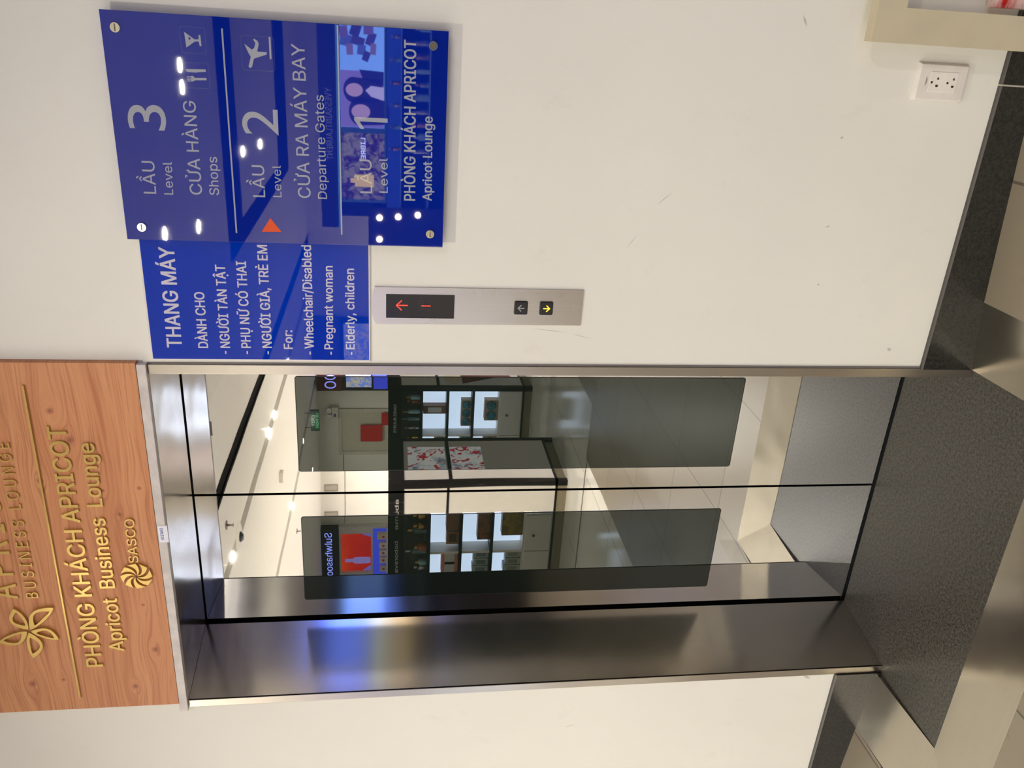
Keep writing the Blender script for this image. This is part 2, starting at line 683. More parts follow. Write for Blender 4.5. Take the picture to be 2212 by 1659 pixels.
def fz(x, y):
    d = max(0.0, SX0 - x, x - SX1)
    k = max(0.0, 1 + y / 0.9)
    if x < -1.9:
        k *= max(0.0, (x - TX) / (-1.9 - TX))
    if x > 1.0:
        k *= max(0.0, (1.5 - x) / 0.5)
    return FZ + k * min(0.045, 0.014 + 0.068 * d) if d > 0 or y > SY0 else FZ


xs = [TX, -2.1, -1.9, -1.7, -1.5, -1.4, SX0, -0.6, 0.0, SX1, 0.3, 0.45, 0.6, 0.8, 1.0, 1.25, 1.5, W1]
ys = [TY, -1.2, -0.9, -0.7, SY0, -0.35, -0.2, -0.1, 0.02]
grid = {}
for i, x in enumerate(xs):
    for j, y in enumerate(ys):
        grid[i, j] = bm.verts.new((x, y, fz(x, y)))
for i in range(len(xs) - 1):
    for j in range(len(ys) - 1):
        if SX0 <= xs[i] < SX1 and ys[j] >= SY0:
            continue
        bm.faces.new([grid[i, j], grid[i + 1, j], grid[i + 1, j + 1], grid[i, j + 1]])
bx = [bm.verts.new(p) for p in ((-1.9, YB, FZ), (W1, YB, FZ), (W1, TY, FZ), (-1.9, TY, FZ))]
bm.faces.new(bx)
box(bm, TX, W1, YB, 0.02, -0.12, -0.1)
struct('floor', bm, TILE)
bm = nb()
box(bm, W0, TX, YB, 0.02, -0.12, FZ)
box(bm, TX, -1.9, YB, TY, -0.12, FZ)
o = struct('floor', bm, MARBLE)

# black joints in the stone floor, 12 mm wide
bm = nb()
box(bm, -6, TX - 0.02, TY + 0.035, TY + 0.05, FZ, FZ + 0.0015)
struct('trim_9', bm, plain('floor_joint', (52, 48, 42), 0.5))

# threshold stone, steel border
bm = nb()
box(bm, OPL - 0.008, OPR, -0.304, 0.2655, -0.08, 0.0)
struct('trim_1', bm, GRAN_SILL)
zf = FZ + 0.012


def strip_piece(a, b, c, d):
    """bottom quad at the floor, sloping top"""
    bm = nb()
    top = [a, b, c, d]
    slab(bm, [(p[0], p[1], -0.05) for p in top], top)
    return bm


A0, A1 = (OPL - 0.009, -0.305, 0.001), (OPR + 0.001, -0.305, 0.001)
B0, B1 = (SX0, SY0, FZ + 0.001), (SX1, SY0, FZ + 0.001)
struct('trim_2', strip_piece(B0, B1, A1, A0), STEEL_K)
struct('trim_3', strip_piece((SX0, 0.0, 0.034), B0, A0, (OPL - 0.009, 0.0, 0.012)), STEEL_K)
struct('trim_4', strip_piece(B1, (SX1, 0.0, 0.034), (OPR + 0.001, 0.0, 0.012), A1), STEEL_K)

# stone baseboards with a pale chamfer
for nm, x0, x1, jx in (('baseboard_right', OPR, W1, (0.7178,)), ('baseboard_left', W0, OPL, ())):
    bm = nb()
    box(bm, x0, x1, -0.012, 0.002, -0.02, 0.1532)
    o = struct(nm, bm, GRAN_BASE)
    bm = nb()
    vs = [(x0, -0.012, 0.1532), (x1, -0.012, 0.1532), (x1, 0.002, 0.1532), (x0, 0.002, 0.1532)]
    slab(bm, vs, [(x0, -0.0085, 0.1566), (x1, -0.0085, 0.1566), (x1, 0.002, 0.1566), (x0, 0.002, 0.1566)])
    obj('chamfer', bm, EDGE, o)
    for j in jx:
        bm = nb()
        box(bm, j - 0.0018, j + 0.0018, -0.0127, 0, 0.0, 0.1568)
        obj('grout_joint', bm, plain('grout', (176, 168, 150), 0.8), o)

# ceiling: plasterboard with a black slot, two light coves and a dark slot frame over the lobby
bm = nb()
for x0, x1 in ((W0, -6.18), (-6.02, -4.06), (-3.90, -3.18), (-3.05, -2.2)):
    box(bm, x0, x1, YB, 0.0, CEIL, CEIL + 0.1)
struct('ceiling', bm, CEILW)
bm = nb()
box(bm, W0, W1, YB, 0.0, CEIL + 0.1, CEIL + 0.16)
struct('ceiling', bm, SLOT)
bm = nb()
zl = CEIL - 0.015
for x0, x1, y0, y1 in ((-2.2, W1, YB, -10.72), (-2.2, -1.45, -10.72, -5.83), (1.5, W1, -10.72, -9.57), (-1.2, W1, -9.57, -6.65), (1.5, W1, -6.65, -5.83), (-2.2, W1, -5.83, 0.0)):
    box(bm, x0, x1, y0, y1, zl, CEIL + 0.1)
struct('ceiling', bm, CEILG)
bm = nb()
for x0, x1, y0, y1 in ((-1.45, 1.5, -10.72, -9.57), (-1.45, -1.2, -9.57, -6.65), (-1.45, 1.5, -6.65, -5.83)):
    box(bm, x0, x1, y0, y1, zl + 0.002, CEIL + 0.09)
box(bm, -3.18, -3.05, YB, 0.0, CEIL + 0.003, CEIL + 0.09)
struct('trim_10', bm, SLOT)
for k, x in enumerate((-3.98, -6.10)):
    bm = nb()
    box(bm, x - 0.08, x + 0.08, YB, 0.0, CEIL + 0.05, CEIL + 0.09)
    struct('trim_%d' % (5 + k), bm, COVE)
bm = nb()
for x in (-3.185, -3.045):
    box(bm, x - 0.02, x + 0.02, YB, 0.0, CEIL - 0.006, CEIL)
struct('trim_7', bm, SLOT)

# ------------------------------------------------------------------ elevator frame and doors
FR = thing('elevator_surround', 'brushed stainless steel frame lining the recess around the two mirrored elevator doors', 'door frame', (-0.527, 0, 0))
bm = nb()
slab(bm, [(OPR, -0.006, 0), (OPR, 0.262, 0), (-0.0703, 0.262, 0), (-0.0244, -0.006, 0)], [(OPR, -0.006, 2.1195), (OPR, 0.262, 2.1195), (-0.0703, 0.262, 2.1195), (-0.0244, -0.006, 2.1195)])
obj('jamb', bm, STEEL_F, FR, bevel=0.0012)
bm = nb()
slab(bm, [(OPL, -0.006, 0), (-1.0295, -0.006, 0), (-1.0295, 0.0, 0), (OPL, 0.0, 0)], [(OPL, -0.006, 2.1195), (-1.0295, -0.006, 2.1195), (-1.0295, 0.0, 2.1195), (OPL, 0.0, 2.1195)])
obj('jamb', bm, STEEL_F, FR, bevel=0.0012)
bm = nb()
slab(bm, [(OPL, 0.0, 0), (-1.0295, 0.0, 0), (-0.9836, 0.262, 0), (OPL, 0.262, 0)], [(OPL, 0.0, 2.1195), (-1.0295, 0.0, 2.1195), (-0.9836, 0.262, 2.1195), (OPL, 0.262, 2.1195)])
obj('reveal_panel', bm, STEEL_R, FR)
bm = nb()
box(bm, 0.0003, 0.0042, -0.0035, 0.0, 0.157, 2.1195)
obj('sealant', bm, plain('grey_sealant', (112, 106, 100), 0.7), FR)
bm = nb()
box(bm, OPL, OPR, 0.0, 0.262, 2.12, 2.1456)
obj('soffit', bm, STEEL_S, FR)
bm = nb()
box(bm, OPL - 0.003, OPR + 0.004, -0.018, 0.0, 2.1205, 2.1425)
obj('header_strip', bm, CASTM, FR, bevel=0.001)

bm = nb()
box(bm, OPL - 0.3, OPR + 0.3, 0.33, 0.36, -0.1, 2.4)
box(bm, OPL - 0.32, OPL - 0.3, 0.262, 0.36, -0.1, 2.4)
box(bm, OPR + 0.3, OPR + 0.32, 0.262, 0.36, -0.1, 2.4)
box(bm, OPL - 0.32, OPR + 0.32, 0.262, 0.36, 2.4, 2.42)
box(bm, OPL - 0.32, OPR + 0.32, 0.262, 0.36, -0.12, -0.1)
struct('wall_shaft', bm, BLACK)

DY = 0.275
for nm, lab, x0, x1, gx0, gx1 in (('elevator_door', 'right mirrored steel elevator door with a tall dark glass pane, nearer the call panel', -0.5235, 0.03, -0.4509, -0.1524),
                                  ('elevator_door', 'left mirrored steel elevator door with a tall dark glass pane, beside the dark steel reveal', -1.09, -0.5312, -0.9102, -0.6089)):
    D = thing(nm, lab, 'elevator door', ((x0 + x1) / 2, DY, 0.005), 'pair of sliding elevator doors')
    bm = nb()
    gz0, gz1 = 0.5084, 1.8177
    box(bm, x0, x1, DY, DY + 0.03, 0.005, 2.2)
    obj('steel_panel', bm, MIRROR, D)
    bm = nb()
    prism(bm, rrect(gx0, gx1, gz0, gz1, 0.006), DY - 0.0012, DY + 0.001)
    g = obj('glass_pane', bm, DGLASS, D)
    bm = nb()
    ring(bm, rrect(gx0 - 0.0022, gx1 + 0.0022, gz0 - 0.0022, gz1 + 0.0022, 0.008), rrect(gx0, gx1, gz0, gz1, 0.006), DY - 0.0008, DY + 0.001)
    obj('seal', bm, BLACK, g)

# ------------------------------------------------------------------ wooden sign above the doors
bm = nb()
SG = thing('wooden_sign', 'orange pine board sign with raised gold lettering above the elevator doors', 'sign', (-0.51, 0, 2.1426))
box(bm, -1.0265, 0.0086, -0.02, 0.0, 2.1426, 2.86)
obj('board', bm, WOOD, SG)


def islands(bm, gap):
    """splits lettering into words wherever the letters stand more than gap apart in x"""
    vs = sorted(bm.verts, key=lambda v: v.co.x)
    seen, comps = set(), []
    for v in vs:
        if v in seen:
            continue
        st, comp = [v], []
        seen.add(v)
        while st:
            c = st.pop()
            comp.append(c)
            for e in c.link_edges:
                w = e.other_vert(c)
                if w not in seen:
                    seen.add(w)
                    st.append(w)
        comps.append(comp)
    comps.sort(key=lambda c: min(v.co.x for v in c))
    words, right = [], None
    for c in comps:
        if right is None or min(v.co.x for v in c) - right > gap:
            words.append([])
        words[-1] += c
        m = max(v.co.x for v in c)
        right = m if right is None else max(right, m)
    out = []
    for w in words:
        nbm = nb()
        mp = {v: nbm.verts.new(v.co) for v in w}
        for f in {f for v in w for f in v.link_faces}:
            nbm.faces.new([mp[v] for v in f.verts])
        out.append(nbm)
    bm.free()
    return out


def raised(name, lines, y, parent, depth=0.005, gap=0.22):
    for s, a, b, h, bold in lines:
        for w in islands(text_bm(nb(), s, a, b, y, h, depth, bold), gap * h):
            obj(name, w, GOLD, parent)


raised('gold_lettering', [('PHÒNG KHÁCH APRICOT', (-0.8766, 2.3222), (-0.1511, 2.3151), 0.0409, 0.012)], -0.02, SG)
raised('gold_lettering', [('Apricot  Business  Lounge', (-0.8274, 2.2622), (-0.196, 2.2583), 0.0362, 0.012)], -0.02, SG)
raised('gold_lettering', [('SASCO', (-0.5425, 2.1946), (-0.4111, 2.1915), 0.023, 0.004)], -0.02, SG)
raised('gold_lettering', [('B U S I N E S S   L O U N G E', (-0.643, 2.4493), (-0.1938, 2.4455), 0.0286, 0.0)], -0.02, SG, gap=0.75)
raised('gold_lettering', [('A P R I C O T', (-0.6439, 2.4977), (-0.2063, 2.4905), 0.0676, 0.003)], -0.02, SG, gap=0.9)
bm = nb()
prism(bm, [(-0.0461, 2.3888), (-0.0461, 2.3928), (-0.9832, 2.397), (-0.9832, 2.3930)], -0.0265, -0.02)
obj('gold_rule', bm, GOLD, SG)
# pinwheel mark of eight curved petals
cx, cz = -0.5826, 2.2036
for k in range(8):
    a0 = math.radians(45 * k + 10)
    lo, hi = [], []
    for i in range(7):
        f = i / 6
        r = 0.005 + 0.034 * f
        sw = 0.85 * f
        w = 0.12 + 0.17 * f
        lo.append((cx + r * math.cos(a0 + sw - w), cz + r * math.sin(a0 + sw - w)))
        hi.append((cx + r * math.cos(a0 + sw + w), cz + r * math.sin(a0 + sw + w)))
    bm = nb()
    prism(bm, lo + hi[::-1], -0.028, -0.02)
    obj('pinwheel_petal', bm, GOLD, SG)
# flower of five outlined leaves
fc = (-0.7452, 2.4873)
for tx, tz, wd in ((-0.6735, 2.4171, 0.30), (-0.7773, 2.4189, 0.34), (-0.8350, 2.4900, 0.34), (-0.7798, 2.566, 0.34), (-0.6725, 2.5134, 0.40)):
    dx, dz = tx - fc[0], tz - fc[1]
    outer, inner = [], []
    for loop, s0, s1, ww in ((outer, 0.06, 1.0, wd), (inner, 0.24, 0.84, wd * 0.62)):
        left, right = [], []
        for i in range(13):
            f = i / 12
            s = s0 + (s1 - s0) * f
            w = ww * math.sin(math.pi * f) ** 0.8 * 0.62
            bend = 0.10 * math.sin(math.pi * f)
            left.append((fc[0] + dx * s - dz * (w + bend), fc[1] + dz * s + dx * (w + bend)))
            right.append((fc[0] + dx * s + dz * (w - bend), fc[1] + dz * s - dx * (w - bend)))
        loop.extend(left + right[-2:0:-1])
    bm = nb()
    ring(bm, outer, inner, -0.028, -0.02)
    obj('flower_leaf', bm, GOLD, SG)

bm = nb()
prism(bm, [(-0.4364, 2.1165), (-0.4377, 2.1395), (-0.487, 2.139), (-0.4866, 2.116)], -0.0188, -0.018)
ST = obj('sticker', bm, plain('paper', (232, 230, 236), 0.6))
tag(ST, 'small white paper sticker with blue print on the strip below the wooden sign', 'sticker')
bm = nb()
text_bm(bm, 'EVN:31H', (-0.445, 2.1345), (-0.478, 2.1345), -0.0189, -0.0075, 0.0003, 0.01)
obj('print', bm, plain('blue_print', (70, 80, 150), 0.6), ST)

# ------------------------------------------------------------------ large blue sign on stand-offs
BS = thing('hanging_blue_sign', 'large glossy blue level directory sign held off the wall by four screws', 'sign', (0.531, 0, 1.441))
bm = nb()
box(bm, 0.3028, 0.7588, -0.027, -0.022, 1.4416, 2.1230)
bmesh.ops.translate(bm, verts=bm.verts, vec=(0, 0, 0))
obj('acrylic_panel', bm, BLUE, BS, bevel=0.0006)
INK = -0.0271


def ink(name, lines, y, parent, mat, depth=0.0003, facing=-1):
    bm = nb()
    for s, a, b, h, bold in lines:
        text_bm(bm, s, a, b, y, h, depth, bold, facing)
    return obj(name, bm, mat, parent)


for s, q, h, bold in (('LẦU', (0.403, 2.053, 0.4711, 2.0504), 0.0251, 0), ('Level', (0.4024, 2.0185, 0.4708, 2.015), 0.0182, 0), ('3', (0.5344, 2.0201, 0.5844, 2.0175), 0.0728, 0),
                      ('CỬA HÀNG', (0.4044, 1.959, 0.5958, 1.9569), 0.0247, 0), ('Shops', (0.4046, 1.9243, 0.4851, 1.9227), 0.0195, 0),
                      ('LẦU', (0.4035, 1.8282, 0.4711, 1.8273), 0.0252, 0), ('Level', (0.4047, 1.7938, 0.4725, 1.7924), 0.0174, 0), ('2', (0.5347, 1.7936, 0.5867, 1.7932), 0.0722, 0),
                      ('CỬA RA MÁY BAY', (0.405, 1.7319, 0.7172, 1.7339), 0.0263, 0), ('Departure Gates', (0.4043, 1.6971, 0.6204, 1.6984), 0.0191, 0),
                      ('LẦU', (0.4199, 1.5994, 0.4926, 1.601), 0.0251, 0), ('Level', (0.4221, 1.5657, 0.497, 1.5663), 0.0176, 0),
                      ('PHÒNG KHÁCH APRICOT', (0.4068, 1.5056, 0.7377, 1.5085), 0.0241, 0.014), ('Apricot Lounge', (0.408, 1.469, 0.5881, 1.471), 0.02, 0.014)):
    ink('lettering', [(s, q[:2], q[2:], h, bold or (0.0 if s.isdigit() else 0.003))], INK, BS, GREYINK)
bm = nb()
prism(bm, [(0.5712, 1.5662), (0.5798, 1.5662), (0.5798, 1.6364), (0.5735, 1.6364), (0.5561, 1.6235), (0.5561, 1.6150), (0.5712, 1.6250)], -0.0274, -0.0269)
obj('lettering', bm, GREYINK, BS)
for x0, x1, z in ((0.323, 0.7376, 1.8937), (0.3258, 0.757, 1.667)):
    bm = nb()
    box(bm, x0, x1, -0.0274, -0.0269, z - 0.0016, z + 0.0016)
    obj('divider_line', bm, GREYINK, BS)
bm = nb()
prism(bm, [(0.3275, 1.8398), (0.3283, 1.7976), (0.3585, 1.8199)], -0.0274, -0.0269)
obj('level_arrow', bm, ORANGE, BS)
icons = []
for x0, x1, z0, z1 in ((0.6876, 0.7374, 1.9268, 1.9755), (0.6211, 0.6707, 1.9249, 1.9749), (0.6613, 0.7276, 1.7941, 1.8590)):
    bm = nb()
    ring(bm, rrect(x0, x1, z0, z1, 0.006), rrect(x0 + 0.0008, x1 - 0.0008, z0 + 0.0008, z1 - 0.0008, 0.0055), -0.0274, -0.0269)
    icons.append(obj('icon_frame', bm, LINEINK, BS))
bm = nb()
prism(bm, [(0.7271, 1.9669), (0.714, 1.948), (0.7144, 1.9402), (0.7227, 1.9395), (0.7229, 1.9364), (0.7026, 1.9357), (0.7017, 1.9389), (0.7107, 1.9405), (0.7103, 1.9475), (0.698, 1.9649)][::-1], -0.0274, -0.0269)
g = obj('cocktail_glass_icon', bm, GREYINK, BS)
bm = nb()
lathe(bm, [(0.0022, -0.0277), (0.0022, -0.027)], (0.7152, 0, 1.9576), 'Y', 14)
obj('olive', bm, BLUE, g)
bm = nb()
prism(bm, [(0.6573, 1.9696), (0.6586, 1.9315), (0.654, 1.9308), (0.6524, 1.947), (0.6515, 1.9494), (0.6518, 1.9675), (0.6542, 1.9704)], -0.0274, -0.0269)
obj('knife_icon', bm, GREYINK, BS)
bm = nb()
prism(bm, [(0.6443, 1.961), (0.6452, 1.9579), (0.6412, 1.9535), (0.6424, 1.9313), (0.6377, 1.9306), (0.6366, 1.9531), (0.634, 1.958), (0.6342, 1.961)], -0.0274, -0.0269)
for k in range(4):
    x = 0.6347 + k * 0.0028
    box(bm, x - 0.0008, x + 0.0008, -0.0274, -0.0269, 1.960, 1.9695)
obj('fork_icon', bm, GREYINK, BS)
bm = nb()
prism(bm, [(0.7117, 1.8527), (0.693, 1.8443), (0.6875, 1.841), (0.6685, 1.8466), (0.6658, 1.8438), (0.6681, 1.8399), (0.6842, 1.8352), (0.6935, 1.8095), (0.6978, 1.8093), (0.6982, 1.8278), (0.7126, 1.824), (0.7181, 1.8259), (0.722, 1.8322), (0.7205, 1.8345), (0.7136, 1.8305), (0.705, 1.8333), (0.7012, 1.8379)], -0.0274, -0.0269)
box(bm, 0.6853, 0.7273, -0.0274, -0.0269, 1.8003, 1.8038)
obj('airplane_icon', bm, GREYINK, BS)
for k, (x, z) in enumerate(((0.7276, 2.0962), (0.3306, 2.0898), (0.3332, 1.4708), (0.7291, 1.4729))):
    bm = nb()
    lathe(bm, [(0.0092, -0.0310), (0.0098, -0.0300), (0.0098, -0.027)], (x, 0, z), 'Y', 24)
    lathe(bm, [(0.006, -0.022), (0.006, 0.0)], (x, 0, z), 'Y', 16)
    s = obj('screw', bm, CHROME, BS, smooth=True)
    bm = nb()
    if k != 3:
        box(bm, x - 0.007, x + 0.007, -0.0313, -0.0309, z - 0.0011, z + 0.0011)
        obj('slot', bm, plain('slot_shadow', (96, 86, 62), 0.5, 0.6), s)
    else:
        lathe(bm, [(0.0062, -0.0312), (0.0062, -0.0309)], (x, 0, z), 'Y', 20)
        obj('cap', bm, plain('dull_cap', (132, 118, 92), 0.35, 0.8), s)

# ------------------------------------------------------------------ second blue sign, flat on the wall
B2 = thing('blue_wall_sign', 'blue notice with white priority passenger list fixed flat to the wall beside the elevator', 'sign', (0.18, 0, 1.606))
bm = nb()
box(bm, 0.0095, 0.3520, -0.005, 0.0, 1.6065, 2.1095)
obj('backing_panel', bm, WHITEPL, B2)
bm = nb()
box(bm, 0.0146, 0.3470, -0.006, -0.005, 1.6095, 2.1050)
obj('blue_film', bm, BLUE2, B2)
for s, q, h in (('THANG MÁY', (0.0432, 2.0384, 0.2821, 2.0336), 0.0325), ('DÀNH CHO', (0.0427, 1.98, 0.1792, 1.9781), 0.0216),
                ('NGƯỜI TÀN TẬT', (0.0432, 1.9305, 0.2441, 1.9277), 0.0213), ('PHỤ NỮ CÓ THAI', (0.0437, 1.8831, 0.2534, 1.8816), 0.0214),
                ('NGƯỜI GIÀ, TRẺ EM', (0.0441, 1.8353, 0.2923, 1.8334), 0.0215), ('For:', (0.0419, 1.7873, 0.0894, 1.7872), 0.0203),
                ('Wheelchair/Disabled', (0.0434, 1.7388, 0.2944, 1.7371), 0.0209), ('Pregnant woman', (0.0422, 1.694, 0.2473, 1.69), 0.02),
                ('Elderly, children', (0.0427, 1.6434, 0.2419, 1.6421), 0.0202)):
    lines = [(s, q[:2], q[2:], h, 0.014)]
    dash = {'NGƯỜI TÀN TẬT': 1.9325, 'PHỤ NỮ CÓ THAI': 1.8836, 'NGƯỜI GIÀ, TRẺ EM': 1.8357, 'Wheelchair/Disabled': 1.7388, 'Pregnant woman': 1.69, 'Elderly, children': 1.6418}.get(s)
    if dash:
        lines.append(('-', (0.0282, dash), (0.0358, dash), 0.0205, 0.02))
    ink('lettering', lines, -0.0061, B2, PALEINK)

# ------------------------------------------------------------------ call panel
CP = thing('elevator_call_panel', 'narrow brushed steel call panel with red floor display and two buttons', 'call panel', (0.153, 0, 1.0965))
pts = [(0.1072, 1.0958), (0.2002, 1.0974), (0.1972, 1.5970)]
pts += [(0.1525 + 0.0447 * math.cos(math.radians(a)), 1.5900 + 0.0135 * math.sin(math.radians(a))) for a in range(20, 161, 14)]
pts += [(0.1078, 1.5940)]
bm = nb()
prism(bm, [(0.1095, 1.0963), (0.2000, 1.0963), (0.1985, 1.5955)] + pts[3:-1] + [(0.1072, 1.5930)], -0.004, 0.0)
obj('faceplate', bm, STEEL_P, CP)
bm = nb()
prism(bm, [(0.1230, 1.4080), (0.1821, 1.4080), (0.1819, 1.5690), (0.1229, 1.5690)], -0.0046, -0.003)
dsp = obj('display', bm, plain('display_black', (22, 20, 28), 0.12), CP)
RED = glow('red_led', (255, 62, 40), 2.2)
bm = nb()
for k in range(9):
    lathe(bm, [(0.0016, -0.0053), (0.0016, -0.0045)], (0.1545, 0, 1.5197 + k * 0.0031), 'Y', 8)
for s in (-1, 1):
    for k in range(1, 5):
        lathe(bm, [(0.0016, -0.0053), (0.0016, -0.0045)], (0.1545 + s * k * 0.0027, 0, 1.5452 - k * 0.0029), 'Y', 8)
obj('led_arrow', bm, RED, dsp)
bm = nb()
for k in range(7):
    lathe(bm, [(0.0014, -0.0053), (0.0014, -0.0045)], (0.1541, 0, 1.4657 + k * 0.0032), 'Y', 8)
obj('led_bar', bm, RED, dsp)
bm = nb()
for i in range(9):
    for j in range(6):
        lathe(bm, [(0.0009, -0.0049), (0.0009, -0.0045)], (0.1345 + 0.0043 * i, 0, 1.466 + 0.0052 * j), 'Y', 6)
obj('led_matrix', bm, plain('unlit_led', (62, 52, 58), 0.4), dsp)
for nm, z0, z1, sgn, mt in (('up_button', 1.2317, 1.2632, 1, plain('unlit_arrow', (170, 168, 160), 0.4)), ('down_button', 1.1695, 1.2012, -1, glow('amber_arrow', (255, 196, 60), 2.2))):
    bm = nb()
    ring(bm, rrect(0.1361, 0.1704, z0 - 0.0012, z1 + 0.0012, 0.004), rrect(0.1375, 0.1690, z0, z1, 0.0035), -0.0052, -0.003)
    cz = (z0 + z1) / 2
    b = obj(nm, bm, plain('button_rim', (120, 112, 100), 0.3, 0.9), CP)
    bm = nb()
    prism(bm, rrect(0.1372, 0.1693, z0, z1, 0.0035), -0.0085, -0.003)
    obj('cap', bm, plain('button_black', (20, 18, 18), 0.35), b, bevel=0.001)
    bm = nb()
    x = 0.1533
    w = 0.0011
    e = 0.009
    box(bm, x - w, x + w, -0.0091, -0.0084, cz - 0.008, cz + 0.008)
    for s in (-1, 1):
        tip = cz + sgn * 0.0092
        prism(bm, [(x, tip), (x + s * 0.0088, tip - sgn * 0.0088), (x + s * 0.0072, tip - sgn * 0.0104), (x, tip - sgn * 0.0032)], -0.0091, -0.0084)
    obj('arrow', bm, mt, b)

# ------------------------------------------------------------------ socket by the floor
OT = thing('wall_socket', 'white double power socket low on the wall above the black baseboard', 'power socket', (0.716, 0, 0.245))
bm = nb()
slab(bm, [(0.6735, 0.0, 0.2440), (0.7580, 0.0, 0.2440), (0.7580, 0.0, 0.3700), (0.6735, 0.0, 0.3700)], [(0.678, -0.012, 0.2485), (0.7535, -0.012, 0.2485), (0.7535, -0.012, 0.3655), (0.678, -0.012, 0.3655)])
obj('cover_plate', bm, WHITEPL, OT, bevel=0.0015)
bm = nb()
box(bm, 0.6945, 0.7385, -0.0132, -0.011, 0.2700, 0.3383)
md = obj('socket_module', bm, plain('module_white', (232, 226, 214), 0.3), OT, bevel=0.0006)
SOCK = plain('socket_hole', (36, 26, 20), 0.7)
for z in (0.3203, 0.2809):
    bm = nb()
    prism(bm, [(0.7220, z + 0.002), (0.7220, z - 0.0035), (0.7268, z - 0.0012), (0.7268, z + 0.0008)], -0.0136, -0.0131)
    prism(bm, [(0.7058, z + 0.0015), (0.7058, z - 0.0035), (0.7105, z - 0.0045), (0.7105, z + 0.0025)], -0.0136, -0.0131)
    lathe(bm, [(0.0026, -0.0136), (0.0026, -0.0131)], (0.7155, 0, z + 0.013), 'Y', 14)
    obj('socket_holes', bm, SOCK, md)
bm = nb()
box(bm, 0.7075, 0.7265, -0.0123, -0.0119, 0.3462, 0.3485)
box(bm, 0.712, 0.722, -0.0123, -0.0119, 0.3442, 0.3465)
obj('print', bm, plain('grey_print', (170, 160, 150), 0.6), OT)

# beige open frame standing against the wall, red packet behind it
BF = thing('beige_stand', 'beige painted open stand frame leaning at the wall right of the power socket', 'stand', (1.05, -0.07, 0.03))
BEI = plain('beige_paint', (196, 184, 154), 0.5, vary=0.04)
bm = nb()
box(bm, 0.7925, 0.8626, -0.085, -0.055, 0.03, 0.478)
obj('upright', bm, BEI, BF)
bm = nb()
box(bm, 1.24, 1.31, -0.085, -0.055, 0.03, 0.478)
obj('upright', bm, BEI, BF)
bm = nb()
box(bm, 0.7925, 1.31, -0.085, -0.055, 0.478, 0.543)
obj('top_rail', bm, BEI, BF)
bm = nb()
box(bm, 0.8775, 1.12, -0.048, -0.014, 0.04, 0.25)
RB = obj('red_packet', bm, mat_cover((196, 24, 22), (232, 200, 190), 'red_print'), bevel=0.004)
tag(RB, 'red printed packet standing behind the beige stand frame by the baseboard', 'packet')

# ------------------------------------------------------------------ ceiling fittings
def downlight(x, y, lab, w=LAMP_W, z=CEIL):
    D = thing('downlight', lab, 'ceiling light', (x, y, z), 'recessed ceiling downlights')
    bm = nb()
    lathe(bm, [(0.058, z - 0.012), (0.078, z - 0.010), (0.082, z), (0.058, z)], (x, y, 0), 'Z', 28)
    for f in [f for f in bm.faces if len(f.verts) > 4]:
        bm.faces.remove(f)
    obj('trim_ring', bm, plain('ring_white', (230, 226, 216), 0.4), D, smooth=True)
    L = bpy.data.lights.new('bulb', 'AREA')
    L.shape = 'DISK'
    L.size = 0.09
    L.energy = w
    L.color = WARM
    lo = bpy.data.objects.new('bulb', L)
    C.objects.link(lo)
    lo.parent = D
    lo.location = (0, 0, -0.006)
    return D


for x, y, lab in ((-3.98, -2.3, 'ceiling downlight in the near cove, closest to the elevator wall'), (-3.98, -4.3, 'ceiling downlight in the near cove beside the dome'),
                  (-3.98, -6.75, 'ceiling downlight in the near cove, front one of the bright pair'), (-3.98, -7.25, 'ceiling downlight in the near cove, rear one of the bright pair'),
                  (-3.98, -9.6, 'ceiling downlight at the far end of the near cove'),
                  (-6.10, -3.6, 'ceiling downlight in the far cove, closest to the elevator wall'), (-6.10, -6.1, 'ceiling downlight in the far cove, above the white shelves'),
                  (-6.10, -8.6, 'ceiling downlight in the far cove before the exit sign'), (-6.10, -10.6, 'ceiling downlight in the far cove nearest the exit sign'),
                  (-7.4, -11.9, 'ceiling downlight on the flat ceiling near the back wall'), (-9.3, -8.0, 'ceiling downlight far left of the coves'), (-9.3, -11.0, 'ceiling downlight in front of the red advertisement')):
    downlight(x, y, lab, LAMP_W * 1.1, CEIL + (0.006 if x in (-3.98, -6.10) else 0))
for x, y, lab in ((0.334, -4.52, 'ceiling downlight reflected right in the large blue sign, outer of two'), (0.192, -4.53, 'ceiling downlight reflected right in the large blue sign, inner of two'),
                  (-0.81, -4.65, 'ceiling downlight over the lobby, left of the pair'), (-0.63, -3.68, 'ceiling downlight over the lobby nearest the doors'),
                  (-0.6, -6.85, 'ceiling downlight behind the dark ceiling slot'), (-0.7, -8.02, 'ceiling downlight above the perfume counter'),
                  (-1.75, -1.6, 'unseen ceiling downlight added to brighten the wall left of the doors'), (0.0, -1.35, 'unseen ceiling downlight added to brighten the wall above the right door jamb'), (2.4, -2.6, 'ceiling downlight at the right of the lobby'), (2.6, -7.4, 'ceiling downlight over the right of the counter'), (5.2, -3.4, 'ceiling downlight far right of the lobby')):
    downlight(x, y, lab, LAMP_W * ({-1.6: 0.12, -1.35: 0.32, -2.6: 0.5}.get(y) or (0.34 if x < 2 and y > -5 else 0.8)), CEIL - 0.015)  # the two lamps nearest the elevator wall are added, unseen, to brighten its top

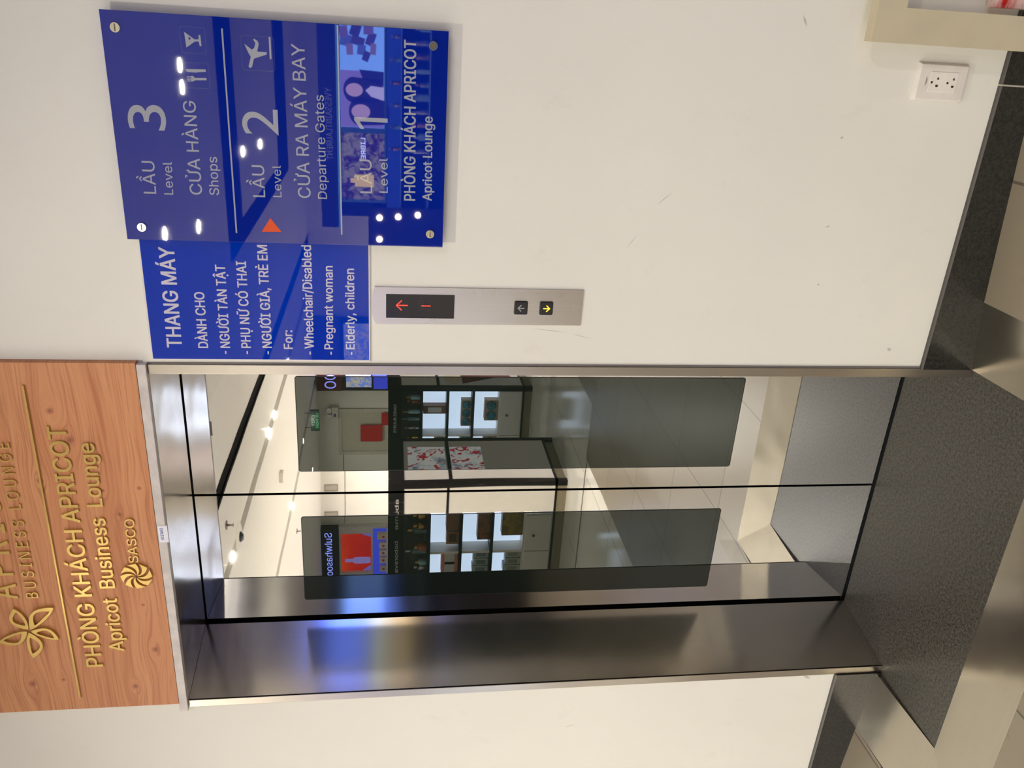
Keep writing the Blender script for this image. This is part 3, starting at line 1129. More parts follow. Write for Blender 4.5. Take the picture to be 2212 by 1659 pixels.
STEELD = plain('sprinkler_metal', (120, 108, 100), 0.35, 0.8)
for x, y, z, lab in ((-3.53, -4.18, CEIL, 'ceiling sprinkler head between the black slot and the near cove'), (-6.87, -9.085, CEIL, 'ceiling sprinkler head beyond the far cove'),
                     (-6.6, -12.17, CEIL, 'ceiling sprinkler head beside the exit sign')):
    S = thing('sprinkler', lab, 'sprinkler', (x, y, z), 'ceiling sprinklers')
    bm = nb()
    lathe(bm, [(0.04, z - 0.008), (0.045, z)], (x, y, 0), 'Z', 20)
    obj('rosette', bm, STEELD, S)
    bm = nb()
    lathe(bm, [(0.018, z - 0.062), (0.018, z - 0.058), (0.005, z - 0.057), (0.008, z - 0.03), (0.012, z - 0.008)], (x, y, 0), 'Z', 16)
    obj('nozzle', bm, STEELD, S)
x, y = -3.98, -4.66
S = thing('dome_camera', 'round ceiling dome in the near cove between two downlights', 'ceiling dome', (x, y, CEIL))
bm = nb()
lathe(bm, [(0.12, CEIL - 0.014), (0.16, CEIL), (0.16, CEIL + 0.05)], (x, y, 0), 'Z', 32)
obj('base_ring', bm, plain('ring_white', (230, 226, 216), 0.4), S, smooth=True)
bm = nb()
lathe(bm, [(0.004, CEIL - 0.05), (0.03, CEIL - 0.045), (0.05, CEIL - 0.028), (0.056, CEIL - 0.012)], (x, y, 0), 'Z', 28)
obj('dome', bm, plain('smoked_dome', (46, 46, 52), 0.08), S, smooth=True)
bm = nb()
box(bm, -5.05, -4.91, -7.53, -7.43, CEIL - 0.05, CEIL)
o = obj('junction_box', bm, plain('ring_white', (230, 226, 216), 0.4), bevel=0.006)
tag(o, 'small white box fixed to the flat ceiling between the two coves', 'junction box')

# exit sign hung from the ceiling
EX = thing('exit_sign', 'dark green hanging exit sign near the far wall', 'exit sign', (-5.91, -11, 2.754))
bm = nb()
box(bm, -6.114, -5.708, -11.03, -11.0, 2.754, 2.904)
obj('sign_box', bm, plain('exit_green', (6, 34, 22), 0.3), EX, bevel=0.003)
GREEN = glow('green_letters', (120, 255, 170), 3.0)
ink('lettering', [('EXIT', (-5.80, 2.836), (-6.02, 2.836), 0.045, 0.012)], -11.0, EX, glow('pale_letters', (200, 255, 220), 2.5), 0.002, 1)
ink('lettering', [('LỐI THOÁT', (-5.76, 2.770), (-6.06, 2.770), 0.042, 0.012)], -11.0, EX, GREEN, 0.002, 1)
for x in (-6.05, -5.77):
    bm = nb()
    lathe(bm, [(0.006, 2.90), (0.006, CEIL)], (x, -11.015, 0), 'Z', 8)
    obj('hanger', bm, STEELD, EX)

# ------------------------------------------------------------------ far wall
Yw = YB
bm = nb()
DR = thing('service_door', 'plain grey service door in the far wall under the emergency lamp', 'door', (-7.31, Yw, FZ))
ring(bm, [(-7.84, FZ), (-6.78, FZ), (-6.78, 2.58), (-7.84, 2.58)], [(-7.765, FZ + 0.001), (-6.851, FZ + 0.001), (-6.851, 2.513), (-7.765, 2.513)], Yw, Yw + 0.03)
obj('door_frame', bm, plain('door_frame_paint', (204, 197, 182), 0.5), DR)
bm = nb()
box(bm, -7.765, -6.851, Yw - 0.005, Yw + 0.008, FZ + 0.005, 2.513)
obj('door_leaf', bm, plain('door_leaf_paint', (196, 189, 172), 0.5), DR)
RP = plain('red_poster', (190, 18, 20), 0.5, vary=0.03)
bm = nb()
box(bm, -7.515, -7.137, Yw + 0.05, Yw + 0.062, 1.685, 2.129)
tag(obj('red_board', bm, RP), 'large plain red square board in front of the service door', 'board')
bm = nb()
box(bm, -7.139, -6.862, Yw + 0.05, Yw + 0.062, 1.50, 1.70)
tag(obj('red_board', bm, RP), 'smaller red board low beside the square red one', 'board')
EL = thing('emergency_lamp', 'white twin spot emergency lamp on the wall beside the service door', 'emergency lamp', (-6.85, Yw, 2.6))
bm = nb()
box(bm, -6.98, -6.72, Yw, Yw + 0.09, 2.57, 2.70)
obj('housing', bm, plain('lamp_housing', (210, 205, 194), 0.4), EL, bevel=0.006)
for x in (-6.92, -6.78):
    bm = nb()
    lathe(bm, [(0.03, Yw + 0.04), (0.055, Yw + 0.11)], (x, 0, 2.755), 'Y', 18)
    obj('spot', bm, plain('spot_white', (220, 216, 206), 0.3), EL)
bm = nb()
box(bm, -6.93, -6.86, Yw + 0.089, Yw + 0.093, 2.615, 2.66)
obj('badge', bm, plain('blue_badge', (30, 36, 120), 0.4), EL)
for x0, x1, lab in ((-8.727, -8.58, 'narrow wall vent high on the far wall, nearer the exit sign'), (-9.36, -9.2, 'narrow wall vent high on the far wall, beside the black shop fascia')):
    V = thing('wall_vent', lab, 'vent', ((x0 + x1) / 2, Yw, 2.64), 'wall vents on the far wall')
    bm = nb()
    ring(bm, [(x0, 2.64), (x1, 2.64), (x1, 2.93), (x0, 2.93)], [(x0 + .02, 2.66), (x1 - .02, 2.66), (x1 - .02, 2.91), (x0 + .02, 2.91)], Yw, Yw + 0.015)
    obj('frame', bm, plain('vent_frame', (150, 142, 128), 0.5), V)
    bm = nb()
    box(bm, x0 + .02, x1 - .02, Yw, Yw + 0.006, 2.66, 2.91)
    obj('grille', bm, plain('vent_grille', (180, 172, 158), 0.5), V)
bm = nb()
box(bm, -9.55, -7.84, Yw, Yw + 0.006, 2.485, 2.497)
struct('trim_8', bm, plain('wall_joint', (96, 88, 76), 0.6))

# lit cosmetics bay: black fascia, red poster in a white frame, blue lit shelf
BY = thing('cosmetics_bay', 'lit cosmetics wall bay with black fascia over a red bottle poster', 'shop display', (-10.25, Yw, FZ))
bm = nb()
box(bm, -10.93, -9.58, Yw, Yw + 0.16, 2.621, CEIL - 0.001)
fa = obj('fascia', bm, plain('fascia_black', (12, 11, 13), 0.4), BY)
ink('lettering', [('Sulwhasoo', (-9.68, 2.765), (-10.80, 2.765), 0.155, 0.0)], Yw + 0.16, fa, glow('violet_letters', (140, 150, 255), 9.0), 0.006, 1)
bm = nb()
ring(bm, [(-10.95, FZ), (-9.56, FZ), (-9.56, 2.6205), (-10.95, 2.6205)], [(-10.761, 1.929), (-9.745, 1.929), (-9.745, 2.581), (-10.761, 2.581)], Yw, Yw + 0.12)
obj('white_frame', bm, plain('bay_white', (214, 206, 200), 0.4), BY)
bm = nb()
box(bm, -10.761, -9.745, Yw + 0.01, Yw + 0.05, 1.929, 2.581)


def mat_redposter():
    t = NT('red_lightbox')
    sep = t.n('ShaderNodeSeparateXYZ')
    t.l(t.pos, sep.inputs[0])
    f = t.math('ADD', t.math('MULTIPLY', t.noise(t.mapped(), 2.5, 2), 0.6), t.math('MULTIPLY', t.math('SUBTRACT', sep.outputs['Z'], 1.93), 0.6))
    col = t.ramp(f, [(0.25, lin((206, 20, 22))), (0.55, lin((224, 34, 20))), (0.85, lin((246, 78, 24)))])
    return t.set(Base_Color=(0.1, 0.01, 0.01), Emission_Color=col, Emission_Strength=3.6)


po = obj('poster', bm, mat_redposter(), BY)
bm = nb()
prism(bm, [(-9.75, 1.935), (-9.75, 2.26), (-9.88, 1.935)][::-1], Yw + 0.05, Yw + 0.052)
obj('poster_corner', bm, glow('lilac_corner', (150, 140, 255), 3.0), po)
bm = nb()
prism(bm, [(-10.755, 1.935), (-10.62, 1.935), (-10.755, 2.12)], Yw + 0.05, Yw + 0.052)
obj('poster_corner', bm, glow('lilac_corner', (150, 140, 255), 3.0), po)
bm = nb()
xc = -10.49
lathe(bm, [(0.04, 1.945), (0.075, 1.95), (0.085, 2.0), (0.09, 2.2), (0.08, 2.31), (0.045, 2.325), (0.045, 2.5), (0.04, 2.505)], (xc, Yw + 0.055, 0), 'Z', 20)
for v in bm.verts:
    v.co.y = Yw + 0.053 + (v.co.y - Yw - 0.055) * 0.12
obj('bottle_picture', bm, glow('lilac_bottle', (180, 160, 255), 2.2, (160, 140, 220)), po, smooth=True)
bm = nb()
box(bm, -10.9, -9.62, Yw + 0.121, Yw + 0.125, 1.60, 1.888)
obj('lit_backboard', bm, glow('blue_backlight', (70, 84, 255), 4.0), BY)
bm = nb()
box(bm, -10.94, -9.58, Yw + 0.12, Yw + 0.42, 1.56, 1.60)
obj('shelf', bm, plain('bay_white', (214, 206, 200), 0.4), BY)
bm = nb()
box(bm, -10.94, -9.58, Yw + 0.12, Yw + 0.40, FZ, 1.56)
obj('base_cabinet', bm, plain('bay_white', (214, 206, 200), 0.4), BY)
bb = [('cream cosmetic box on the blue lit shelf, nearest the bay frame', -9.72, 0.20, (214, 190, 170)), ('second cream cosmetic box on the blue lit shelf', -9.95, 0.16, (222, 206, 200)),
      ('third cream cosmetic box on the blue lit shelf with a red label', -10.14, 0.15, (226, 210, 206)), ('fourth cosmetic box along the blue lit shelf', -10.33, 0.15, (220, 206, 206)), ('last cosmetic box at the dark end of the blue lit shelf', -10.56, 0.14, (206, 196, 214))]
for k, (lab, x, h, c) in enumerate(bb):
    B = thing('cosmetic_box', lab, 'box', (x, Yw + 0.25, 1.60), 'cosmetic boxes on the lit bay shelf')
    bm = nb()
    box(bm, x - 0.07, x + 0.07, Yw + 0.20, Yw + 0.30, 1.60, 1.60 + h)
    bo = obj('carton', bm, plain('carton_%d' % k, c, 0.4), B)
    bm = nb()
    box(bm, x - 0.025, x + 0.025, Yw + 0.30, Yw + 0.302, 1.64, 1.69)
    obj('label_patch', bm, plain('label_red', (170, 60, 60), 0.4), B)

BX = thing('blue_bay', 'blue glowing screen bay in the far corner of the shop wall', 'shop display', (-12.4, Yw, FZ))
bm = nb()
box(bm, -13.7, -11.1, Yw + 0.001, Yw + 0.12, FZ, 2.95)
obj('housing', bm, plain('bay_white', (214, 206, 200), 0.4), BX)
bm = nb()
box(bm, -13.6, -11.2, Yw + 0.121, Yw + 0.13, 2.05, 2.85)
obj('screen', bm, glow('blue_poster', (86, 116, 255), 4.2), BX)
bm = nb()
box(bm, -13.6, -11.2, Yw + 0.121, Yw + 0.13, 1.66, 1.80)
obj('light_strip', bm, glow('pale_strip', (225, 240, 215), 3.2), BX)
for z in (1.42, 1.22):
    bm = nb()
    box(bm, -13.6, -11.2, Yw + 0.121, Yw + 0.13, z - 0.06, z + 0.06)
    obj('light_strip', bm, glow('amber_strip', (240, 205, 150), 2.0), BX)
bm = nb()
box(bm, -13.65, -11.15, Yw + 0.121, Yw + 0.14, FZ, 1.12)
obj('base_panel', bm, plain('counter_black', (16, 15, 18), 0.3), BX)

BE = thing('blue_bay', 'blue glowing screen bay at the far right end of the concourse', 'shop display', (W1, -7.5, FZ))
bm = nb()
box(bm, W1 - 0.12, W1 - 0.001, -11, -4, FZ, 2.9)
obj('housing', bm, plain('bay_grey', (150, 145, 138), 0.5), BE)
for z0, z1, mt in ((1.98, 2.75, glow('blue_screen', (92, 122, 255), 7.0)), (1.66, 1.84, glow('green_white_strip', (225, 240, 215), 5.0)), (1.40, 1.56, glow('amber_light', (240, 205, 150), 3.6)), (1.14, 1.30, glow('amber_light', (240, 205, 150), 3.6))):
    bm = nb()
    box(bm, W1 - 0.13, W1 - 0.121, -10.8, -4.2, z0, z1)
    obj('screen' if z0 > 1.9 else 'light_strip', bm, mt, BE)

# maroon wall bay whose end shows past the right jamb
BW = thing('maroon_bay', 'maroon shop bay with glowing letters above a lit screen, at the mirror edge', 'shop display', (-5.4, Yw, FZ))
bm = nb()
box(bm, -6.335, -4.6, Yw, Yw + 0.12, 2.475, 2.97)
fa = obj('fascia', bm, plain('maroon', (92, 12, 20), 0.4), BW)
ink('lettering', [('WHOO', (-5.50, 2.60), (-6.28, 2.60), 0.22, -0.012)], Yw + 0.12, fa, glow('violet_letters', (140, 150, 255), 9.0), 0.006, 1)
bm = nb()
box(bm, -6.335, -4.6, Yw, Yw + 0.1, 1.56, 2.474)
obj('screen_surround', bm, plain('fascia_black', (12, 11, 13), 0.4), BW)
bm = nb()
box(bm, -6.26, -4.7, Yw + 0.1, Yw + 0.105, 1.90, 2.40)
obj('screen', bm, mat_cover((120, 150, 250), (210, 200, 180), 'screen_picture', 3.5), BW)
bm = nb()
box(bm, -6.30, -4.65, Yw + 0.1, Yw + 0.104, 1.58, 1.86)
obj('lit_backboard', bm, glow('blue_backlight', (70, 84, 255), 4.0), BW)
bm = nb()
box(bm, -6.335, -4.6, Yw, Yw + 0.3, FZ, 1.559)
obj('base_cabinet', bm, plain('bay_white', (214, 206, 200), 0.4), BW)

# ------------------------------------------------------------------ perfume gondolas
GB = plain('gondola_black', (10, 10, 11), 0.4, ior=1.3)
LAM = plain('white_laminate', (226, 220, 210), 0.35, vary=0.02)
LIT = glow('shelf_backlight', (206, 222, 255), 8.0, (200, 200, 205))
KICK = plain('kick_plate', (150, 140, 116), 0.3, 0.6)
GLS = NT('shelf_glass')
GLS.l(GLS.noise(GLS.mapped(), 9, 2), GLS.b.inputs['Coat Weight'])
GLS = GLS.set(Base_Color=(0.75, 0.86, 0.84), Roughness=0.05, Transmission_Weight=0.85, IOR=1.45)


def gondola(name, label, xr, xl, yf, dep, words, div, blank):
    """black framed shop shelf; front faces +Y; xr is its right end seen from the shop wall"""
    yb = yf - dep
    G = thing(name, label, 'shop shelf', ((xr + xl) / 2, (yf + yb) / 2, FZ), 'free standing perfume shelves')
    bm = nb()
    for x0, x1 in ((xr - 0.05, xr), (xl, xl + 0.05)):
        for y0, y1 in ((yf - 0.05, yf), (yb, yb + 0.05)):
            box(bm, x0, x1, y0, y1, FZ, 1.43)
    box(bm, xl, xr, yb, yf, 0.085 + FZ, 0.105 + FZ)
    obj('frame', bm, GB, G)
    bm = nb()
    box(bm, xl - 0.004, xr + 0.004, yb - 0.004, yf + 0.004, 1.43, 1.565)
    hd = obj('header', bm, GB, G)
    for s, x0, x1 in words:
        ink('lettering', [(s, (x0, 1.478), (x1, 1.478), 0.030, 0.01)], yf + 0.004, hd, plain('pale_letters_print', (205, 200, 196), 0.4), 0.001, 1)
    bm = nb()
    box(bm, xl + 0.05, xr - 0.05, yf - 0.20, yf - 0.17, 0.36, 1.205)
    obj('lit_backboard', bm, LIT, G)
    bm = nb()
    box(bm, xl + 0.05, xr - 0.05, yb + 0.05, yf - 0.01, FZ + 0.105, 0.13)
    box(bm, xl + 0.05, xr - 0.05, yb + 0.05, yf - 0.03, 0.36, 0.375)
    obj('base_board', bm, LAM, G)
    for z in (0.655, 0.93, 1.21):
        bm = nb()
        box(bm, xl + 0.05, xr - 0.05, yb + 0.05, yf - 0.012, z - 0.014, z + 0.014)
        obj('shelf', bm, GB, G)
    bm = nb()
    box(bm, div - 0.012, div + 0.012, yf - 0.17, yf - 0.02, 0.375, 1.196)
    obj('divider', bm, LAM, G)
    for x0, x1 in ((xl + 0.055, div - 0.004), (div + 0.004, xr - 0.055 - blank)):
        bm = nb()
        box(bm, x0, x1, yf - 0.035, yf - 0.012, 0.132, 0.358)
        d = obj('drawer', bm, LAM, G, bevel=0.002)
        bm = nb()
        lathe(bm, [(0.009, yf - 0.012), (0.011, yf + 0.002), (0.006, yf + 0.006)], ((x0 + x1) / 2 - 0.02, 0, 0.285), 'Y', 14)
        obj('knob', bm, plain('knob_dark', (52, 48, 44), 0.35, 0.6), d)
    bm = nb()
    box(bm, xl + 0.02, xr - 0.02, yb + 0.02, yf - 0.02, FZ, 0.104)
    obj('kick_plate', bm, KICK, G)
    return G


YA, YBB = -3.72, -5.71
GA = gondola('perfume_gondola', 'nearer black framed white shelf unit with floral print on its side', -2.88, -4.35, YA, 0.83, [('boboravapome', -3.45, -3.98), ('abume', -3.02, -3.33)], -3.60, 0.29)
# blank end panel beside the corner, floral panels on the side
bm = nb()
box(bm, -3.17, -2.93, YA - 0.012, YA - 0.002, FZ + 0.106, 1.43)
obj('end_panel', bm, LAM, GA)
bm = nb()
box(bm, -3.17, -2.93, YA - 0.002, YA + 0.001, 1.04, 1.062)
obj('end_panel_bar', bm, GB, GA)
bm = nb()
box(bm, -2.90, -2.885, YA - 0.78, YA - 0.05, FZ + 0.106, 1.43)
sp = obj('side_panel', bm, LAM, GA)
FLO = mat_floral()
for z0, z1 in ((1.055, 1.39), (0.72, 1.01)):
    bm = nb()
    box(bm, -2.885, -2.882, YA - 0.66, YA - 0.245, z0, z1)
    obj('floral_print', bm, FLO, sp)
bm = nb()
box(bm, -2.886, -2.880, YA - 0.78, YA - 0.05, 1.015, 1.045)
obj('side_bar', bm, GB, GA)

GG = gondola('perfume_gondola', 'farther black framed white shelf unit with round green tins', -2.88, -4.35, YBB, 0.83, [('SAKES BUURYS', -3.08, -3.42), ('SASE BUURES', -3.53, -3.87)], -3.47, 0.0)
bm = nb()
box(bm, -2.90, -2.885, YBB - 0.78, YBB - 0.05, FZ + 0.106, 1.43)
sp = obj('side_panel', bm, LAM, GG)
bm = nb()
box(bm, -2.886, -2.880, YBB - 0.78, YBB - 0.05, 1.02, 1.05)
obj('side_bar', bm, GB, GG)
bm = nb()
box(bm, -2.885, -2.8835, YBB - 0.76, YBB - 0.06, 0.14, 1.015)
pr = obj('side_picture', bm, plain('picture_white', (214, 214, 218), 0.3), sp)
bm = nb()
for k in range(5):
    bm2 = []
    for i in range(18):
        a = math.pi * 2 * i / 18
        bm2.append((YBB - 0.28 + (0.19 - 0.022 * k) * math.cos(a), 0.86 + (0.11 - 0.018 * k) * math.sin(a)))
    vs = [bm.verts.new((-2.8833 + 0.0003 * k, y, z)) for y, z in bm2]
    ws = [bm.verts.new((-2.8825 + 0.0003 * k, y, z)) for y, z in bm2]
    bm.faces.new(vs[::-1])
    bm.faces.new(ws)
    for i in range(18):
        j = (i + 1) % 18
        bm.faces.new([vs[i], vs[j], ws[j], ws[i]])
obj('picture_shell', bm, plain('picture_cream', (206, 196, 170), 0.5), pr)
bm = nb()
slab(bm, [(-2.8833, YBB - 0.10, 0.77), (-2.8833, YBB - 0.42, 0.77), (-2.8833, YBB - 0.42, 0.22), (-2.8833, YBB - 0.36, 0.20)], [(-2.882, YBB - 0.10, 0.77), (-2.882, YBB - 0.42, 0.77), (-2.882, YBB - 0.42, 0.22), (-2.882, YBB - 0.36, 0.20)])
obj('picture_shape', bm, plain('picture_brown', (96, 40, 34), 0.5), pr)

# goods on the gondolas
def carton(lab, x0, x1, z0, z1, yf, mat, group, dep=0.09, faces=None, fmat=None, fname='tin_face', rad=None, name='gift_box'):
    B = thing(name, lab, 'box', ((x0 + x1) / 2, yf - dep / 2, z0), group)
    bm = nb()
    box(bm, x0, x1, yf - dep, yf, z0, z1)
    obj('carton', bm, mat, B, bevel=0.002)
    for fx in faces or ():
        bm = nb()
        zc = (z0 + z1) / 2
        if rad:
            lathe(bm, [(rad, yf), (rad * 0.96, yf + 0.012), (rad * 0.7, yf + 0.016)], (fx, 0, zc), 'Y', 26)
        else:
            w, h = (x1 - x0) * 0.32, (z1 - z0) * 0.3
            box(bm, fx - w, fx + w, yf, yf + 0.001, zc - h, zc + h)
        obj(fname, bm, fmat, B, smooth=bool(rad))
    return B


BROWN = plain('brown_carton', (130, 82, 54), 0.45)
PINK = plain('pink_carton', (206, 130, 118), 0.45)
OLIVE = mat_cover((150, 118, 20), (104, 86, 12), 'olive_carton')
GREYC = plain('grey_carton', (168, 176, 172), 0.4)
TAN = plain('tan_carton', (178, 152, 122), 0.5)
TIN = mat_cover((18, 82, 96), (60, 138, 150), 'teal_tin')
LAB = plain('grey_label', (196, 196, 192), 0.5)
DK = plain('dark_label', (60, 42, 24), 0.5)
gA, gB = 'boxes on the nearer shelf unit', 'boxes on the farther shelf unit'
yA, yB = YA - 0.06, YBB - 0.06
for k, (lab, x0, x1, z0, z1, mt, fc, fm) in enumerate((
        ('brown gift box on the top lit shelf of the nearer unit, by the end panel', -3.389, -3.225, 0.944, 1.058, BROWN, None, None),
        ('brown gift box with a dark square label on the top lit shelf by the divider', -3.537, -3.408, 0.944, 1.053, plain('amber_carton', (150, 100, 50), 0.45), (-3.472,), DK),
        ('wide pink gift box on the top lit shelf of the nearer unit', -3.855, -3.625, 0.944, 1.092, PINK, (-3.68, -3.80), LAB),
        ('long brown striped box on the middle shelf of the nearer unit', -3.498, -3.231, 0.669, 0.780, mat_cover((140, 86, 40), (96, 58, 34), 'striped_carton'), None, None),
        ('grey set box on the middle shelf, next to the divider', -3.690, -3.618, 0.669, 0.807, GREYC, (-3.654,), plain('slate_label', (96, 112, 116), 0.4)),
        ('grey set box on the middle shelf, in the middle of three', -3.772, -3.700, 0.669, 0.804, GREYC, (-3.736,), plain('slate_label', (96, 112, 116), 0.4)),
        ('grey set box on the middle shelf, farthest from the divider', -3.854, -3.782, 0.669, 0.812, GREYC, (-3.818,), plain('slate_label', (96, 112, 116), 0.4)),
        ('large olive gold box on the bottom shelf of the nearer unit', -3.459, -3.219, 0.376, 0.563, OLIVE, None, None),
        ('pale set box on the bottom shelf, next to the divider', -3.695, -3.619, 0.376, 0.516, GREYC, (-3.657,), plain('sage_label', (128, 128, 108), 0.4)),
        ('pale set box on the bottom shelf, in the middle of three', -3.772, -3.705, 0.376, 0.516, GREYC, (-3.738,), plain('sage_label', (128, 128, 108), 0.4)),
        ('pale set box on the bottom shelf, farthest from the divider', -3.850, -3.782, 0.376, 0.531, GREYC, (-3.816,), plain('sage_label', (128, 128, 108), 0.4)))):
    carton(lab, x0, x1, z0, z1, yA, mt, gA, faces=fc, fmat=fm, fname='front_label')
carton('tall brown box with a grey label on the top shelf of the farther unit', -3.224, -3.130, 0.944, 1.190, yB, BROWN, gB, faces=(-3.177,), fmat=LAB, fname='front_label')
carton('tan box of three round teal tins on the middle shelf of the farther unit', -3.373, -3.065, 0.669, 0.778, yB, TAN, gB, faces=(-3.117, -3.219, -3.321), fmat=TIN, rad=0.045, name='tin_set')
carton('tan box of two round teal tins on the bottom shelf of the farther unit', -3.307, -3.065, 0.376, 0.523, yB, TAN, gB, faces=(-3.128, -3.246), fmat=TIN, rad=0.054, name='tin_set')
carton('single teal tin in a tan box, top shelf beyond the divider', -3.604, -3.492, 0.944, 1.063, yB, TAN, gB, faces=(-3.548,), fmat=TIN, rad=0.048, name='tin_set')
carton('single teal tin in a tan box, middle shelf beyond the divider', -3.601, -3.489, 0.669, 0.783, yB, TAN, gB, faces=(-3.545,), fmat=TIN, rad=0.048, name='tin_set')
carton('single teal tin in a tan box, bottom shelf beyond the divider', -3.604, -3.510, 0.376, 0.521, yB, TAN, gB, faces=(-3.557,), fmat=TIN, rad=0.044, name='tin_set')


def bottle(lab, x, y, z, r, h, mat, cap, group):
    B = thing('perfume_bottle', lab, 'bottle', (x, y, z), group)
    bm = nb()
    lathe(bm, [(r * 0.9, z), (r, z + h * 0.06), (r, z + h * 0.62), (r * 0.45, z + h * 0.72), (r * 0.4, z + h * 0.76)], (x, y, 0), 'Z', 18)
    obj('flask', bm, mat, B, smooth=True)
    bm = nb()
    lathe(bm, [(r * 0.5, z + h * 0.755), (r * 0.5, z + h * 0.98), (r * 0.3, z + h)], (x, y, 0), 'Z', 16)
    obj('stopper', bm, cap, B, smooth=True)
    return B


GLB = plain('clear_flask', (150, 190, 196), 0.06, ior=1.7)
GLG = mat_brushed('gilt_flask', (226, 176, 80), 0.14, axis='Z')
AMB = plain('amber_flask', (176, 96, 50), 0.06, ior=1.7)
SIL = mat_brushed('silver_cap', (210, 212, 214), 0.12, axis='Z')
gt = 'perfume bottles on top of the nearer unit'
for lab, x, dy, r, h, mt, cp in (('gilt perfume bottle at the corner end of the nearer unit top shelf', -3.25, 0.10, 0.036, 0.125, GLG, GLG), ('second gilt perfume bottle along the nearer unit top shelf', -3.37, 0.12, 0.04, 0.12, GLG, GLG),
                                 ('tall clear perfume bottle with silver cap behind the gilt ones', -3.31, 0.24, 0.03, 0.19, GLB, SIL), ('clear perfume bottle with gilt cap in the middle of the top shelf', -3.47, 0.2, 0.034, 0.17, GLB, GLG),
                                 ('round amber perfume bottle in the middle of the top shelf', -3.575, 0.09, 0.042, 0.11, AMB, GLG), ('tall clear perfume bottle beyond the amber one', -3.67, 0.17, 0.03, 0.19, GLB, SIL),
                                 ('short clear perfume bottle near the far end of the top shelf', -3.73, 0.08, 0.03, 0.10, GLB, GLG), ('silver perfume bottle at the far end of the top shelf', -3.80, 0.10, 0.026, 0.11, SIL, SIL)):
    bottle(lab, x, YA - dy, 1.224, r, h, mt, cp, gt)
gt = 'perfume bottles on top of the farther unit'
for lab, x, dy, r, h, mt, cp in (('clear perfume bottle at the corner end of the farther unit', -3.05, 0.12, 0.032, 0.15, GLB, GLG), ('squat clear perfume bottle with gilt cap on the farther unit', -3.13, 0.2, 0.045, 0.14, AMB, GLG),
                                 ('slim gilt capped perfume bottle on the farther unit', -3.215, 0.1, 0.024, 0.19, GLB, GLG), ('tall clear perfume bottle before the dark gap of the farther unit', -3.33, 0.16, 0.022, 0.19, GLB, SIL),
                                 ('slender silver perfume bottle by the dark post of the farther unit', -3.41, 0.1, 0.02, 0.17, SIL, SIL), ('gilt perfume bottle beyond the post of the farther unit', -3.53, 0.1, 0.03, 0.14, GLG, GLG)):
    bottle(lab, x, YBB - dy, 1.224, r, h, mt, cp, gt)
# testers stand on low back boards
for nm, y0 in (('mirror_back', YA), ('mirror_back', YBB)):
    bm = nb()
    box(bm, -4.28, -2.95, y0 - 0.43, y0 - 0.41, 1.226, 1.428)
    obj('back_panel', bm, plain('olive_back', (92, 90, 72), 0.25), GA if y0 == YA else GG)

# ------------------------------------------------------------------ perfume counter seen in the large blue sign
KX0, KX1, KY = -1.12, 6.2, -6.0
K = thing('perfume_counter', 'dark perfume shop front with lit posters, reflected in the large blue sign', 'shop front', (2.5, KY - 0.3, FZ))
bm = nb()
box(bm, KX0, KX1, KY - 0.6, KY - 0.02, 2.02, 2.174)
fa = obj('fascia', bm, plain('fascia_dark', (20, 20, 24), 0.35), K)
ink('lettering', [('YVESSAINTLAURENT', (0.106, 2.064), (-0.504, 2.060), 0.055, -0.006)], KY - 0.02, fa, plain('fascia_letters', (190, 190, 196), 0.3), 0.004, 1)
bm = nb()
box(bm, KX0, KX1, KY - 0.02, KY + 0.02, 1.998, 2.018)
obj('fascia_rail', bm, glow('rail_light', (120, 190, 240), 1.6), K)
bm = nb()
box(bm, KX0, KX1, KY - 0.6, KY - 0.5, FZ, 2.02)
obj('back_panel', bm, plain('counter_black', (16, 15, 18), 0.3), K)
bm = nb()
box(bm, KX0, KX1, KY - 0.5, KY - 0.02, FZ, 0.95)
obj('counter', bm, plain('counter_black', (16, 15, 18), 0.3), K)
